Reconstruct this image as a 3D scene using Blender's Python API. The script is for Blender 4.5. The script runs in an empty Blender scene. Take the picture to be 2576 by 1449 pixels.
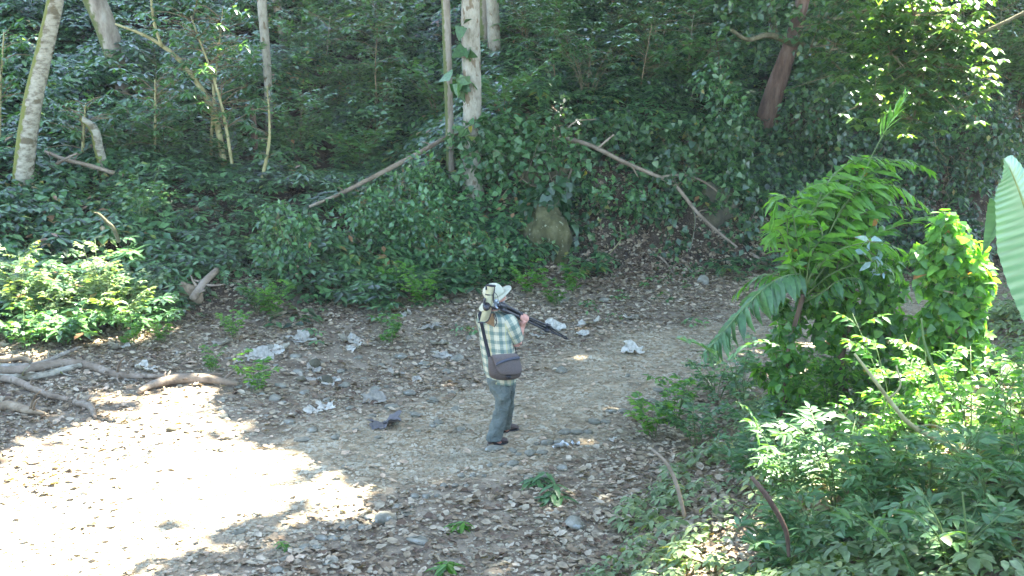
import bpy, math, random
import numpy as np
from mathutils import Vector, Matrix, noise as mnoise

# ------------------------------------------------------------------ scene, camera, light
S = bpy.context.scene
COL = S.collection
S.render.engine = 'CYCLES'
S.view_settings.view_transform = 'Standard'
S.view_settings.look = 'None'
S.view_settings.gamma = 1.0
S.view_settings.exposure = 3.85
S.cycles.use_denoising = True
S.cycles.max_bounces = 7
S.cycles.diffuse_bounces = 4
S.cycles.transmission_bounces = 4
S.cycles.transparent_max_bounces = 4
S.cycles.volume_bounces = 0
S.cycles.caustics_reflective = False
S.cycles.caustics_refractive = False
S.cycles.sample_clamp_indirect = 6.0

PITCH = math.radians(11.0)
CAMZ = 4.0
FPX = 2762.0                      # focal length in units of a 2576 px wide picture
cam_data = bpy.data.cameras.new('camera')
cam_data.sensor_width = 36.0
cam_data.lens = 36.0 * FPX / 2576.0
cam_data.clip_start = 0.05
cam_data.clip_end = 2000.0
cam = bpy.data.objects.new('camera', cam_data)
COL.objects.link(cam)
cam.location = (0, 0, CAMZ)
cam.rotation_euler = (math.pi / 2 - PITCH, 0, 0)
S.camera = cam

SUN_EL = math.radians(58.0)
SUN_AZ = math.radians(48.0)       # clockwise from +Y (away from the camera) towards +X
SUN = np.array([math.sin(SUN_AZ) * math.cos(SUN_EL), math.cos(SUN_AZ) * math.cos(SUN_EL), math.sin(SUN_EL)])
W = bpy.data.worlds.new('World')
S.world = W
W.use_nodes = True
wn = W.node_tree
wn.nodes.clear()
sky = wn.nodes.new('ShaderNodeTexSky')
sky.sky_type = 'NISHITA'
sky.sun_disc = False
sky.sun_elevation = SUN_EL
sky.sun_rotation = SUN_AZ
sky.air_density = 1.0
sky.dust_density = 1.0
bg = wn.nodes.new('ShaderNodeBackground')
bg.inputs['Strength'].default_value = 0.10
wo = wn.nodes.new('ShaderNodeOutputWorld')
wn.links.new(sky.outputs[0], bg.inputs[0])
wn.links.new(bg.outputs[0], wo.inputs[0])
sun_data = bpy.data.lights.new('sun', 'SUN')
sun_data.energy = 5.0
sun_data.angle = math.radians(0.53)
sun_data.color = (1.0, 0.95, 0.86)
sun = bpy.data.objects.new('sun', sun_data)
COL.objects.link(sun)
sun.location = (10, 10, 30)
sun.rotation_euler = Vector(SUN).to_track_quat('Z', 'Y').to_euler()

# ------------------------------------------------------------------ maths helpers
CP, SP = math.cos(PITCH), math.sin(PITCH)

def ray(px, py):
    dx = (px - 1288.0) / FPX
    dy = -(py - 724.5) / FPX
    return np.array([dx, CP + dy * SP, -SP + dy * CP])

def at(px, py, Y):
    d = ray(px, py)
    return np.array([0, 0, CAMZ]) + d * (Y / d[1])

def project(P):
    P = np.asarray(P, float)
    x, y, z = P[..., 0], P[..., 1], P[..., 2] - CAMZ
    f = np.maximum(y * CP - z * SP, 1e-3)
    u = y * SP + z * CP
    return 1288 + FPX * x / f, 724.5 - FPX * u / f, f

def sst(a, b, x):
    t = np.clip((x - a) / (b - a), 0, 1)
    return t * t * (3 - 2 * t)

_lat = np.random.RandomState(7).rand(256, 256)
def vn(x, y, s=1.0, o=0):
    """value noise, 0..1"""
    x = np.asarray(x, float) / s + 17.3 * o + 500
    y = np.asarray(y, float) / s + 9.1 * o + 500
    xi, yi = np.floor(x).astype(int), np.floor(y).astype(int)
    fx, fy = x - xi, y - yi
    fx, fy = fx * fx * (3 - 2 * fx), fy * fy * (3 - 2 * fy)
    g = lambda a, b: _lat[a & 255, b & 255]
    return (g(xi, yi) * (1 - fx) + g(xi + 1, yi) * fx) * (1 - fy) + (g(xi, yi + 1) * (1 - fx) + g(xi + 1, yi + 1) * fx) * fy

def foot_y(x):
    return np.interp(x, [-30, -9, -5, -2, 1, 5, 9, 14, 30], [13.5, 14.8, 16.6, 18.6, 19.6, 20.2, 21.5, 25, 36])

def near_d(x, y):
    """signed distance into the near bank, from the line of its foot"""
    xf = np.interp(y, [-10, 5, 8.3, 10.5, 13, 15, 17, 30], [-9.0, -0.5, 0.7, 1.7, 3.0, 5.2, 8.8, 30])
    return (x - xf) * 0.86

def ground(x, y):
    x = np.asarray(x, float); y = np.asarray(y, float)
    d = y - foot_y(x)
    left = 0.30 * np.maximum(d, 0) + 0.10 * np.maximum(d - 8, 0)
    mid = 2.45 * sst(0.3, 3.0, d) + 0.30 * np.maximum(d - 2.0, 0)
    far = 3.6 * sst(0.2, 2.4, d) + 0.62 * np.maximum(d - 1.6, 0)
    w1 = sst(-3.2, 0.6, x + 0.5 * (vn(x, y, 2.2, 3) - 0.5))
    w2 = sst(5.0, 9.5, x)
    h = left * (1 - w1) + mid * w1
    h = h * (1 - w2) + far * w2
    h = np.where(h > 11, 11 + 3 * np.tanh((h - 11) / 6), h)
    h += sst(0, 3, d) * (0.55 * (vn(x, y, 2.6, 1) - 0.5) + 0.22 * (vn(x, y, 0.9, 2) - 0.5))
    nd = near_d(x, y)
    b = 0.46 * np.maximum(nd, 0)
    b = np.minimum(b, 2.4 + 0.02 * nd) + sst(0, 2, nd) * 0.3 * (vn(x, y, 1.6, 5) - 0.5)
    b *= 1 - sst(15, 20, y) * 0.6
    yb = 2.4 * sst(7.0, 1.5, y)
    h = h + np.where(d < 0.5, np.maximum(b, yb), 0)
    h += 0.10 * (vn(x, y, 3.0, 8) - 0.5) + 0.045 * (vn(x, y, 0.6, 9) - 0.5) + 0.02 * (vn(x, y, 0.2, 4) - 0.5)
    # litter apron rising gently to the hill
    h += 0.28 * sst(-4.0, 0.5, d) * (1 - sst(5, 9, x))
    return h

def gz(x, y):
    return float(ground(x, y))

def hit(px, py, lo=3.5, hi=70):
    d = ray(px, py)
    Y = np.linspace(lo, hi, 3000)
    P = np.array([0, 0, CAMZ]) + np.outer(Y / d[1], d)
    below = P[:, 2] < ground(P[:, 0], P[:, 1])
    i = int(np.argmax(below)) if below.any() else len(Y) - 1
    return P[i]

def inside(poly, x, y):
    x = np.asarray(x, float); y = np.asarray(y, float)
    r = np.zeros(x.shape, bool)
    n = len(poly)
    for i in range(n):
        x1, y1 = poly[i]; x2, y2 = poly[(i + 1) % n]
        c = (y1 > y) != (y2 > y)
        xx = (x2 - x1) * (y - y1) / ((y2 - y1) or 1e-9) + x1
        r ^= c & (x < xx)
    return r

def unit(v):
    v = np.asarray(v, float)
    return v / np.maximum(np.linalg.norm(v, axis=-1, keepdims=True), 1e-9)

# ------------------------------------------------------------------ objects
def tag(o, label=None, cat=None, group=None, kind=None):
    if label: o['label'] = label
    if cat: o['category'] = cat
    if group: o['group'] = group
    if kind: o['kind'] = kind
    return o

def empty(name, loc, rz=0.0):
    o = bpy.data.objects.new(name, None)
    COL.objects.link(o)
    o.location = [float(v) for v in loc]
    o.rotation_euler = (0, 0, rz)
    o.empty_display_size = 0.2
    return o

def link(name, me, mat, parent=None, origin=None):
    """parts are authored in world space; origin moves the mesh so that the thing's base is its origin"""
    if mat is not None and not me.materials:
        me.materials.append(mat)
    o = bpy.data.objects.new(name, me)
    COL.objects.link(o)
    if parent is not None:
        o.parent = parent
        if origin is None:
            m = Matrix.Rotation(-parent.rotation_euler.z, 4, 'Z') @ Matrix.Translation([-v for v in parent.location])
            me.transform(m)
    elif origin is not None:
        me.transform(Matrix.Translation([-float(v) for v in origin]))
        o.location = [float(v) for v in origin]
    return o

class MB:
    """collects verts, polygons, a per-vertex tint and uv"""
    def __init__(s):
        s.v = []; s.q = []; s.t3 = []; s.tint = []; s.uv = []; s.n = 0
    def add(s, v, quads=None, tris=None, tint=0.5, uv=None):
        v = np.asarray(v, float).reshape(-1, 3)
        s.v.append(v)
        if quads is not None and len(quads): s.q.append(np.asarray(quads, np.int64).reshape(-1, 4) + s.n)
        if tris is not None and len(tris): s.t3.append(np.asarray(tris, np.int64).reshape(-1, 3) + s.n)
        s.tint.append(np.broadcast_to(np.asarray(tint, float), (len(v),)).copy())
        s.uv.append(np.zeros((len(v), 2)) if uv is None else np.asarray(uv, float))
        s.n += len(v)
        return s
    def arrays(s):
        V = np.concatenate(s.v) if s.v else np.zeros((0, 3))
        Q = np.concatenate(s.q) if s.q else np.zeros((0, 4), np.int64)
        T = np.concatenate(s.t3) if s.t3 else np.zeros((0, 3), np.int64)
        return V, Q, T, np.concatenate(s.tint), np.concatenate(s.uv)
    def mesh(s, name, smooth=True):
        V, Q, T, t, uv = s.arrays()
        me = bpy.data.meshes.new(name)
        me.vertices.add(len(V)); me.vertices.foreach_set('co', V.astype(np.float32).ravel())
        li = np.concatenate([Q.ravel(), T.ravel()]).astype(np.int32)
        me.loops.add(len(li)); me.loops.foreach_set('vertex_index', li)
        nq, nt = len(Q), len(T)
        starts = np.concatenate([np.arange(nq) * 4, nq * 4 + np.arange(nt) * 3]).astype(np.int32)
        me.polygons.add(nq + nt); me.polygons.foreach_set('loop_start', starts)
        try:
            me.polygons.foreach_set('loop_total', np.concatenate([np.full(nq, 4), np.full(nt, 3)]).astype(np.int32))
        except Exception:
            pass
        me.update(calc_edges=True)
        a = me.attributes.new('tint', 'FLOAT', 'POINT'); a.data.foreach_set('value', t.astype(np.float32))
        if np.any(uv):
            u = me.uv_layers.new(name='UVMap'); u.data.foreach_set('uv', uv[li].astype(np.float32).ravel())
        me.polygons.foreach_set('use_smooth', np.full(nq + nt, bool(smooth)))
        me.validate()
        return me
    def build(s, name, mat, parent=None, origin=None, smooth=True):
        return link(name, s.mesh(name, smooth), mat, parent, origin)

def catmull(P, n):
    P = np.asarray(P, float)
    if len(P) < 3:
        t = np.linspace(0, 1, n)[:, None]
        return P[0] * (1 - t) + P[-1] * t
    Q = np.vstack([2 * P[0] - P[1], P, 2 * P[-1] - P[-2]])
    out = []
    T = np.linspace(0, len(P) - 1 - 1e-9, n)
    for t in T:
        i = int(t); f = t - i
        p0, p1, p2, p3 = Q[i], Q[i + 1], Q[i + 2], Q[i + 3]
        out.append(0.5 * (2 * p1 + (p2 - p0) * f + (2 * p0 - 5 * p1 + 4 * p2 - p3) * f * f + (3 * p1 - p0 - 3 * p2 + p3) * f ** 3))
    return np.array(out)

def tube(mb, pts, rad, sides=8, seg=None, bump=0.0, tint=0.5, seed=0, caps=True, flat=1.0):
    pts = np.asarray(pts, float)
    n = seg or max(2, (len(pts) - 1) * 4 + 1)
    R = np.interp(np.linspace(0, 1, n), np.linspace(0, 1, len(rad)), rad) if not np.isscalar(rad) else np.full(n, rad)
    C = catmull(pts, n)
    D = unit(np.gradient(C, axis=0))
    up = np.array([0, 0, 1.0]) if abs(D[0, 2]) < 0.9 else np.array([1.0, 0, 0])
    A = unit(np.cross(D[0], up)); rs = np.random.RandomState(seed)
    V = []; UV = []
    ang = np.linspace(0, 2 * np.pi, sides, endpoint=False)
    L = 0.0
    ph = rs.rand(3) * 6
    for i in range(n):
        A = unit(A - D[i] * np.dot(A, D[i])); B = np.cross(D[i], A)
        if i: L += np.linalg.norm(C[i] - C[i - 1])
        rr = R[i] * (1 + bump * (0.5 * np.sin(2 * ang + ph[0] + L * 1.3) + 0.5 * np.sin(3 * ang + ph[1] - L * 2.1) + 0.5 * (rs.rand(sides) - 0.5)))
        V.append(C[i] + rr[:, None] * (np.cos(ang)[:, None] * A + flat * np.sin(ang)[:, None] * B))
        UV += [(a * R[i], L) for a in ang]
    V = np.concatenate(V)
    q = []
    for i in range(n - 1):
        for j in range(sides):
            k = (j + 1) % sides
            q.append((i * sides + j, i * sides + k, (i + 1) * sides + k, (i + 1) * sides + j))
    t = []
    UV = list(UV)
    if caps:
        V = np.vstack([V, C[0], C[-1]]); a, b = len(V) - 2, len(V) - 1
        UV += [(0, 0), (0, L)]
        for j in range(sides):
            k = (j + 1) % sides
            t.append((a, k, j)); t.append((b, (n - 1) * sides + j, (n - 1) * sides + k))
    mb.add(V, q, t, tint, UV)
    return mb

# ---- leaves.  templates: (t along, s across, h fold), faces
def template(kind):
    if kind == 'lo':      # folded rhombus
        return np.array([(0, 0, 0), (.42, -1, .28), (1, 0, -.1), (.42, 1, .28)], float), [], [(0, 1, 2), (0, 2, 3)]
    if kind == 'oval':
        v = [(0, 0, 0), (.3, -.85, .22), (.3, 0, 0), (.3, .85, .22), (.66, -.75, .1), (.66, 0, -.1), (.66, .75, .1), (1, 0, -.45)]
    elif kind == 'lance':
        v = [(0, 0, 0), (.3, -.95, .25), (.3, 0, .08), (.3, .95, .25), (.68, -.62, -.05), (.68, 0, -.22), (.68, .62, -.05), (1, 0, -.9)]
    elif kind == 'heart':
        v = [(.06, 0, 0), (.1, -1, .1), (.3, 0, 0), (.1, 1, .1), (.6, -.62, .02), (.6, 0, -.1), (.6, .62, .02), (1, 0, -.3)]
    elif kind == 'strap':
        v = [(0, 0, 0), (.3, -1, .12), (.3, 0, .3), (.3, 1, .12), (.7, -.8, -.5), (.7, 0, -.4), (.7, .8, -.5), (1, 0, -2.2)]
    elif kind == 'curl':   # dead leaf
        v = [(0, 0, .1), (.3, -.9, .4), (.3, 0, 0), (.3, .8, .2), (.68, -.7, .25), (.68, 0, .08), (.68, .8, .45), (1, 0, .35)]
    return np.array(v, float), [(2, 1, 4, 5), (3, 2, 5, 6)], [(0, 1, 2), (0, 2, 3), (5, 4, 7), (6, 5, 7)]

def leaves(mb, P, D, N, L, Wd, tint, kind='lo'):
    """P base points, D direction of the tip, N face normal, L length, Wd half width"""
    P = np.asarray(P, float).reshape(-1, 3); n = len(P)
    if n == 0: return mb
    D = unit(np.broadcast_to(D, (n, 3))); N = np.broadcast_to(N, (n, 3))
    N = unit(N - D * (N * D).sum(1, keepdims=True) + 1e-6)
    X = np.cross(D, N)
    L = np.broadcast_to(np.asarray(L, float), (n,)); Wd = np.broadcast_to(np.asarray(Wd, float), (n,))
    tv, tq, tt = template(kind)
    V = P[:, None] + D[:, None] * (tv[None, :, 0, None] * L[:, None, None]) + X[:, None] * (tv[None, :, 1, None] * Wd[:, None, None]) + N[:, None] * (tv[None, :, 2, None] * Wd[:, None, None])
    m = len(tv); off = (np.arange(n) * m)[:, None, None]
    q = (np.array(tq)[None] + off).reshape(-1, 4) if len(tq) else None
    t = (np.array(tt)[None] + off).reshape(-1, 3)
    tint = np.repeat(np.broadcast_to(np.asarray(tint, float), (n,)), m)
    uv = np.tile(tv[:, :2], (n, 1))
    return mb.add(V.reshape(-1, 3), q, t, tint, uv)

def rdir(rs, n, zlo=-0.3, zhi=0.5):
    a = rs.rand(n) * 2 * np.pi
    z = zlo + rs.rand(n) * (zhi - zlo)
    c = np.sqrt(np.maximum(0, 1 - z * z))
    return np.stack([np.cos(a) * c, np.sin(a) * c, z], 1)

def stamp(mb, proto, locs, rots, scales, tnt=None, tilt=None):
    """copies a prototype's arrays into one mesh of stuff"""
    V, Q, T, t, uv = proto
    n = len(locs); m = len(V)
    c, s = np.cos(rots), np.sin(rots)
    R = np.zeros((n, 3, 3)); R[:, 0, 0] = c; R[:, 0, 1] = -s; R[:, 1, 0] = s; R[:, 1, 1] = c; R[:, 2, 2] = 1
    if tilt is not None:       # tilt towards given normals
        nz = unit(tilt); ax = np.zeros((n, 3)); ax[:, 0] = 1
        xx = unit(ax - nz * (ax * nz).sum(1, keepdims=True)); yy = np.cross(nz, xx)
        R = np.stack([xx, yy, nz], 2) @ R
    VV = np.einsum('nij,mj->nmi', R, V) * np.asarray(scales)[:, None, None] + np.asarray(locs)[:, None]
    off = (np.arange(n) * m)[:, None, None]
    tt = np.tile(t, n) + (0 if tnt is None else np.repeat(tnt, m))
    mb.add(VV.reshape(-1, 3), (Q[None] + off).reshape(-1, 4) if len(Q) else None, (T[None] + off).reshape(-1, 3) if len(T) else None, tt, np.tile(uv, (n, 1)))

def gnormal(x, y, e=0.25):
    gx = (ground(x + e, y) - ground(x - e, y)) / (2 * e)
    gy = (ground(x, y + e) - ground(x, y - e)) / (2 * e)
    return unit(np.stack([-gx, -gy, np.ones_like(gx)], -1))

# ------------------------------------------------------------------ materials
def nodes(name):
    m = bpy.data.materials.new(name); m.use_nodes = True
    nt = m.node_tree; nt.nodes.clear()
    return m, nt, nt.nodes, nt.links

def ramp(nt, stops, interp='LINEAR'):
    r = nt.nodes.new('ShaderNodeValToRGB'); r.color_ramp.interpolation = interp
    e = r.color_ramp.elements
    while len(e) < len(stops): e.new(0.5)
    for i, (p, c) in enumerate(stops):
        e[i].position = p; e[i].color = (*c, 1) if len(c) == 3 else c
    return r

def leaf_mat(name, stops, rough=0.42, trans=0.35, tcol=1.6, spec=0.5, blotch=(0.72, 1.25)):
    m, nt, N, L = nodes(name)
    a = N.new('ShaderNodeAttribute'); a.attribute_name = 'tint'
    r = ramp(nt, stops); L.new(a.outputs['Fac'], r.inputs[0])
    # faint blotches within a leaf
    tc = N.new('ShaderNodeTexCoord'); nz = N.new('ShaderNodeTexNoise'); nz.inputs['Scale'].default_value = 22
    L.new(tc.outputs['Object'], nz.inputs['Vector'])
    mr = N.new('ShaderNodeMapRange'); mr.inputs[1].default_value = 0.3; mr.inputs[2].default_value = 0.7; mr.inputs[3].default_value = blotch[0]; mr.inputs[4].default_value = blotch[1]
    L.new(nz.outputs[0], mr.inputs[0])
    mx = N.new('ShaderNodeVectorMath'); mx.operation = 'SCALE'; L.new(r.outputs[0], mx.inputs[0]); L.new(mr.outputs[0], mx.inputs['Scale'])
    p = N.new('ShaderNodeBsdfPrincipled'); L.new(mx.outputs[0], p.inputs['Base Color'])
    p.inputs['Roughness'].default_value = rough
    p.inputs['Specular IOR Level'].default_value = spec
    o = N.new('ShaderNodeOutputMaterial')
    if trans > 0:
        t = N.new('ShaderNodeBsdfTranslucent')
        tm = N.new('ShaderNodeVectorMath'); tm.operation = 'MULTIPLY'; L.new(mx.outputs[0], tm.inputs[0]); tm.inputs[1].default_value = (tcol * 1.25, tcol * 1.3, tcol * 0.35)
        L.new(tm.outputs[0], t.inputs[0])
        mix = N.new('ShaderNodeMixShader'); mix.inputs[0].default_value = trans
        L.new(p.outputs[0], mix.inputs[1]); L.new(t.outputs[0], mix.inputs[2]); L.new(mix.outputs[0], o.inputs[0])
    else:
        L.new(p.outputs[0], o.inputs[0])
    return m

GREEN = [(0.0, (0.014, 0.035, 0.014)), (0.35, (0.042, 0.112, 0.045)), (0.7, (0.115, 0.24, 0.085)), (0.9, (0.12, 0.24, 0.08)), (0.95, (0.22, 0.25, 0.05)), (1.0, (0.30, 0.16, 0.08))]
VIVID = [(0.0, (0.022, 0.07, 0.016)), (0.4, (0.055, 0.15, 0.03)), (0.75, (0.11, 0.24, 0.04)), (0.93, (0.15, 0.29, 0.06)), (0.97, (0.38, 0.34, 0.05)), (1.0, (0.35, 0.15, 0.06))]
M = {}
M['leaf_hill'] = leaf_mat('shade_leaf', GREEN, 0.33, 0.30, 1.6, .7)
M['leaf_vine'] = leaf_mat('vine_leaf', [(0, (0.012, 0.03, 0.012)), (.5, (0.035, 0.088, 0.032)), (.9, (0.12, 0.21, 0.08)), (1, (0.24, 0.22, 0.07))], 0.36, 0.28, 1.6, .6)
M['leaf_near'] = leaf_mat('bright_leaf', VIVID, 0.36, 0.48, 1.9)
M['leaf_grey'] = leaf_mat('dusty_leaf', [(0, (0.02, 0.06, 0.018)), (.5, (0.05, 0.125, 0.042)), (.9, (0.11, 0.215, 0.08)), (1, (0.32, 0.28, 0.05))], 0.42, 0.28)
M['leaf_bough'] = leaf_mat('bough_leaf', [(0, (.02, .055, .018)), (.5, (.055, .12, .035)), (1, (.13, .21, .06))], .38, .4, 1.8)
M['leaf_weed_glare'] = leaf_mat('pale_weed_and_glare_leaf', [(0, (.05, .09, .03)), (.5, (.13, .19, .08)), (.9, (.25, .32, .16)), (1, (.4, .33, .06))], .45, .35)  # pale weed green, also used to paint sun glare on the bushes
M['leaf_shade_canopy'] = leaf_mat('shade_canopy_leaf', [(0, (0.06, 0.11, 0.035)), (1, (0.10, 0.17, 0.05))], 0.5, 0.35, 1.5)  # made brighter so the unseen roof of leaves passes more light down
M['leaf_silver'] = leaf_mat('silvery_leaf', [(0, (.16, .25, .26)), (1, (.30, .40, .42))], .35, .2)
M['litter'] = leaf_mat('dead_leaf', [(0, (0.09, 0.055, 0.035)), (.25, (0.19, 0.135, 0.082)), (.5, (0.29, 0.225, 0.14)), (.75, (0.35, 0.30, 0.21)), (.93, (0.46, 0.38, 0.27)), (.97, (0.42, 0.20, 0.09)), (1, (0.5, 0.38, 0.12))], 0.65, 0.08, 1.0, 0.25)
M['grey_leaf'] = leaf_mat('pale_dry_leaf', [(0, (0.26, 0.24, 0.19)), (1, (0.52, 0.49, 0.40))], 0.7, 0.08, 0.8, 0.2)

def rough_mat(name, stops, scale=6.0, bump=0.4, rough=0.85, detail=8, vor=None, stretch=(1, 1, 1), moss=None, bscale=None, spec=0.3):
    m, nt, N, L = nodes(name)
    tc = N.new('ShaderNodeTexCoord'); mp = N.new('ShaderNodeMapping'); mp.inputs['Scale'].default_value = stretch
    L.new(tc.outputs['Object'], mp.inputs[0])
    nz = N.new('ShaderNodeTexNoise'); nz.inputs['Scale'].default_value = scale; nz.inputs['Detail'].default_value = detail; nz.inputs['Roughness'].default_value = 0.65
    L.new(mp.outputs[0], nz.inputs['Vector'])
    r = ramp(nt, stops); L.new(nz.outputs[0], r.inputs[0])
    col = r.outputs[0]
    if vor:      # speckle of a second colour
        v = N.new('ShaderNodeTexNoise'); v.inputs['Scale'].default_value = vor[0]; v.inputs['Detail'].default_value = 5; L.new(mp.outputs[0], v.inputs['Vector'])
        vr = ramp(nt, [(vor[1], (0, 0, 0)), (vor[1] + 0.06, (1, 1, 1))]); L.new(v.outputs[0], vr.inputs[0])
        mx = N.new('ShaderNodeMixRGB'); L.new(vr.outputs[0], mx.inputs[0]); L.new(col, mx.inputs[1]); mx.inputs[2].default_value = (*vor[2], 1); col = mx.outputs[0]
    if moss:     # moss on one side of the thing (a world direction), broken up by noise
        g = N.new('ShaderNodeNewGeometry'); dt = N.new('ShaderNodeVectorMath'); dt.operation = 'DOT_PRODUCT'; L.new(g.outputs['Normal'], dt.inputs[0]); dt.inputs[1].default_value = moss[0]
        n2 = N.new('ShaderNodeTexNoise'); n2.inputs['Scale'].default_value = 9; n2.inputs['Detail'].default_value = 6; L.new(tc.outputs['Object'], n2.inputs['Vector'])
        ad = N.new('ShaderNodeMath'); ad.operation = 'ADD'; L.new(dt.outputs['Value'], ad.inputs[0]); L.new(n2.outputs[0], ad.inputs[1])
        mr = ramp(nt, [(moss[1] - .15, (0, 0, 0)), (min(1, moss[1] + 0.45), (1, 1, 1))]); L.new(ad.outputs[0], mr.inputs[0])
        mx = N.new('ShaderNodeMixRGB'); L.new(mr.outputs[0], mx.inputs[0]); L.new(col, mx.inputs[1]); mx.inputs[2].default_value = (*moss[2], 1); col = mx.outputs[0]
    p = N.new('ShaderNodeBsdfPrincipled'); L.new(col, p.inputs['Base Color']); p.inputs['Roughness'].default_value = rough
    p.inputs['Specular IOR Level'].default_value = spec
    b = N.new('ShaderNodeBump'); b.inputs['Strength'].default_value = bump; b.inputs['Distance'].default_value = 0.02
    n3 = N.new('ShaderNodeTexNoise'); n3.inputs['Scale'].default_value = bscale or scale * 4; n3.inputs['Detail'].default_value = 6
    L.new(mp.outputs[0], n3.inputs['Vector']); L.new(n3.outputs[0], b.inputs['Height']); L.new(b.outputs[0], p.inputs['Normal'])
    o = N.new('ShaderNodeOutputMaterial'); L.new(p.outputs[0], o.inputs[0])
    return m

def plain(name, col, rough=0.6, metal=0.0, bump=0.15, scale=60, var=0.25, spec=0.5):
    c = np.array(col)
    m = rough_mat(name, [(0.3, tuple(c * (1 - var))), (0.7, tuple(np.minimum(c * (1 + var), 1)))], scale, bump, rough, spec=spec)
    m.node_tree.nodes['Principled BSDF'].inputs['Metallic'].default_value = metal
    return m

MOSSY = (0.13, 0.14, 0.03)
M['bark_pale'] = rough_mat('pale_mottled_bark', [(.32, (.10, .085, .055)), (.44, (.20, .18, .13)), (.52, (.29, .27, .20)), (.7, (.37, .355, .28))], 11, 1.0, 0.85, vor=(5, 0.56, (.12, .10, .06)), stretch=(.7, .7, 1.3), moss=((-0.95, -0.1, 0.1), 0.95, MOSSY), bscale=20)
M['bark_white'] = rough_mat('whitish_bark', [(.3, (.15, .135, .09)), (.48, (.26, .24, .18)), (.7, (.34, .33, .26))], 10, 0.9, 0.85, vor=(9, 0.56, (.15, .115, .07)), stretch=(1, 1, .55), bscale=26)
M['bark_grey'] = rough_mat('grey_brown_bark', [(.3, (.12, .10, .08)), (.5, (.24, .21, .16)), (.7, (.36, .34, .28))], 4, 0.9, 0.9, stretch=(1.5, 1.5, .5), moss=((-.8, -.2, .2), .95, (.10, .12, .04)))
M['bark_yellow'] = rough_mat('yellowish_ringed_bark', [(.3, (.17, .15, .06)), (.55, (.33, .30, .14)), (.75, (.43, .40, .24))], 5, 0.7, 0.85, vor=(10, .62, (.12, .13, .05)))
M['bark_red'] = rough_mat('red_brown_bark', [(.3, (.05, .03, .02)), (.5, (.11, .066, .043)), (.75, (.19, .135, .095))], 4, 1.0, 0.9, stretch=(2, 2, .5))
M['bark_mossy'] = rough_mat('mossy_limb', [(.3, (.05, .045, .02)), (.55, (.11, .10, .05)), (.75, (.19, .17, .10))], 7, 1.0, .9)
M['dead_wood'] = rough_mat('weathered_dead_wood', [(.3, (.11, .08, .05)), (.5, (.22, .17, .115)), (.7, (.34, .28, .21))], 3, 0.8, 0.85, stretch=(1.2, 1.2, 1.2), vor=(6, .62, (.16, .13, .08)))
M['twig'] = rough_mat('thin_brown_stem', [(.3, (.12, .085, .045)), (.7, (.26, .20, .11))], 8, 0.5)
M['green_stem'] = rough_mat('green_stem', [(.3, (.06, .10, .03)), (.7, (.16, .22, .07))], 8, 0.3, 0.6)
M['rock'] = rough_mat('grey_green_stone', [(.3, (.10, .095, .065)), (.5, (.20, .19, .14)), (.72, (.35, .33, .26))], 5, 0.8, 0.8, vor=(14, .62, (.30, .31, .27)))
M['rock_dark'] = rough_mat('dark_damp_rock', [(.3, (.035, .033, .022)), (.5, (.085, .078, .045)), (.72, (.15, .135, .08))], 2.2, 1.0, 0.85, vor=(5, .6, (.06, .075, .025)))
M['rock_moss'] = rough_mat('mossy_boulder', [(.3, (.03, .03, .012)), (.5, (.075, .072, .028)), (.7, (.14, .13, .06))], 4.0, 1.0, 0.9, vor=(13, .63, (.26, .27, .17)))
M['clod'] = rough_mat('brown_rotten_wood', [(.3, (.10, .07, .04)), (.5, (.24, .18, .11)), (.75, (.36, .29, .19))], 6, 0.8, 0.9)
M['gravel'] = rough_mat('pebble', [(.3, (.16, .132, .082)), (.5, (.30, .258, .17)), (.72, (.48, .43, .31))], 2.1, 0.5, 0.8, bscale=30)

def ground_mat():
    m, nt, N, L = nodes('forest_soil')
    tc = N.new('ShaderNodeTexCoord')
    def nz(s, d=6):
        n = N.new('ShaderNodeTexNoise'); n.inputs['Scale'].default_value = s; n.inputs['Detail'].default_value = d; L.new(tc.outputs['Object'], n.inputs['Vector']); return n
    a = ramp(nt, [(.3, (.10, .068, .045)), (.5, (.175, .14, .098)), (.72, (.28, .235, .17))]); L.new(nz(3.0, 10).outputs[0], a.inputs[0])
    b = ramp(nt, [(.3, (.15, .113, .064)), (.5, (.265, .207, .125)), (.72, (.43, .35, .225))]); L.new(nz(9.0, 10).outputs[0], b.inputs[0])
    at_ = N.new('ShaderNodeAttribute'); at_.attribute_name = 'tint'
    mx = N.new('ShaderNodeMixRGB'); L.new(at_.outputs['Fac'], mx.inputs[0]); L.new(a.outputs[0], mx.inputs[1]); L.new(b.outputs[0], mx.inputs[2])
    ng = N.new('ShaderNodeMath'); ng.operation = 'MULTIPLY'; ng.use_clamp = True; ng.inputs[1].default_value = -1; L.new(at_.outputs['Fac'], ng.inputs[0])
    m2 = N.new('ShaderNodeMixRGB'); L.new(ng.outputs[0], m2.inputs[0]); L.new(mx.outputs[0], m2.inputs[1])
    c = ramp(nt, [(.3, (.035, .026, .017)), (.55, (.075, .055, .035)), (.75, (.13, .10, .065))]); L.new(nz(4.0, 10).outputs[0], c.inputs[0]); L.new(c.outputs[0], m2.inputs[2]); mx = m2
    p = N.new('ShaderNodeBsdfPrincipled'); L.new(mx.outputs[0], p.inputs['Base Color']); p.inputs['Roughness'].default_value = 0.95
    p.inputs['Specular IOR Level'].default_value = 0.2
    bu = N.new('ShaderNodeBump'); bu.inputs['Strength'].default_value = 0.9; bu.inputs['Distance'].default_value = 0.03
    L.new(nz(28, 8).outputs[0], bu.inputs['Height']); L.new(bu.outputs[0], p.inputs['Normal'])
    o = N.new('ShaderNodeOutputMaterial'); L.new(p.outputs[0], o.inputs[0])
    return m
M['ground'] = ground_mat()

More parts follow.
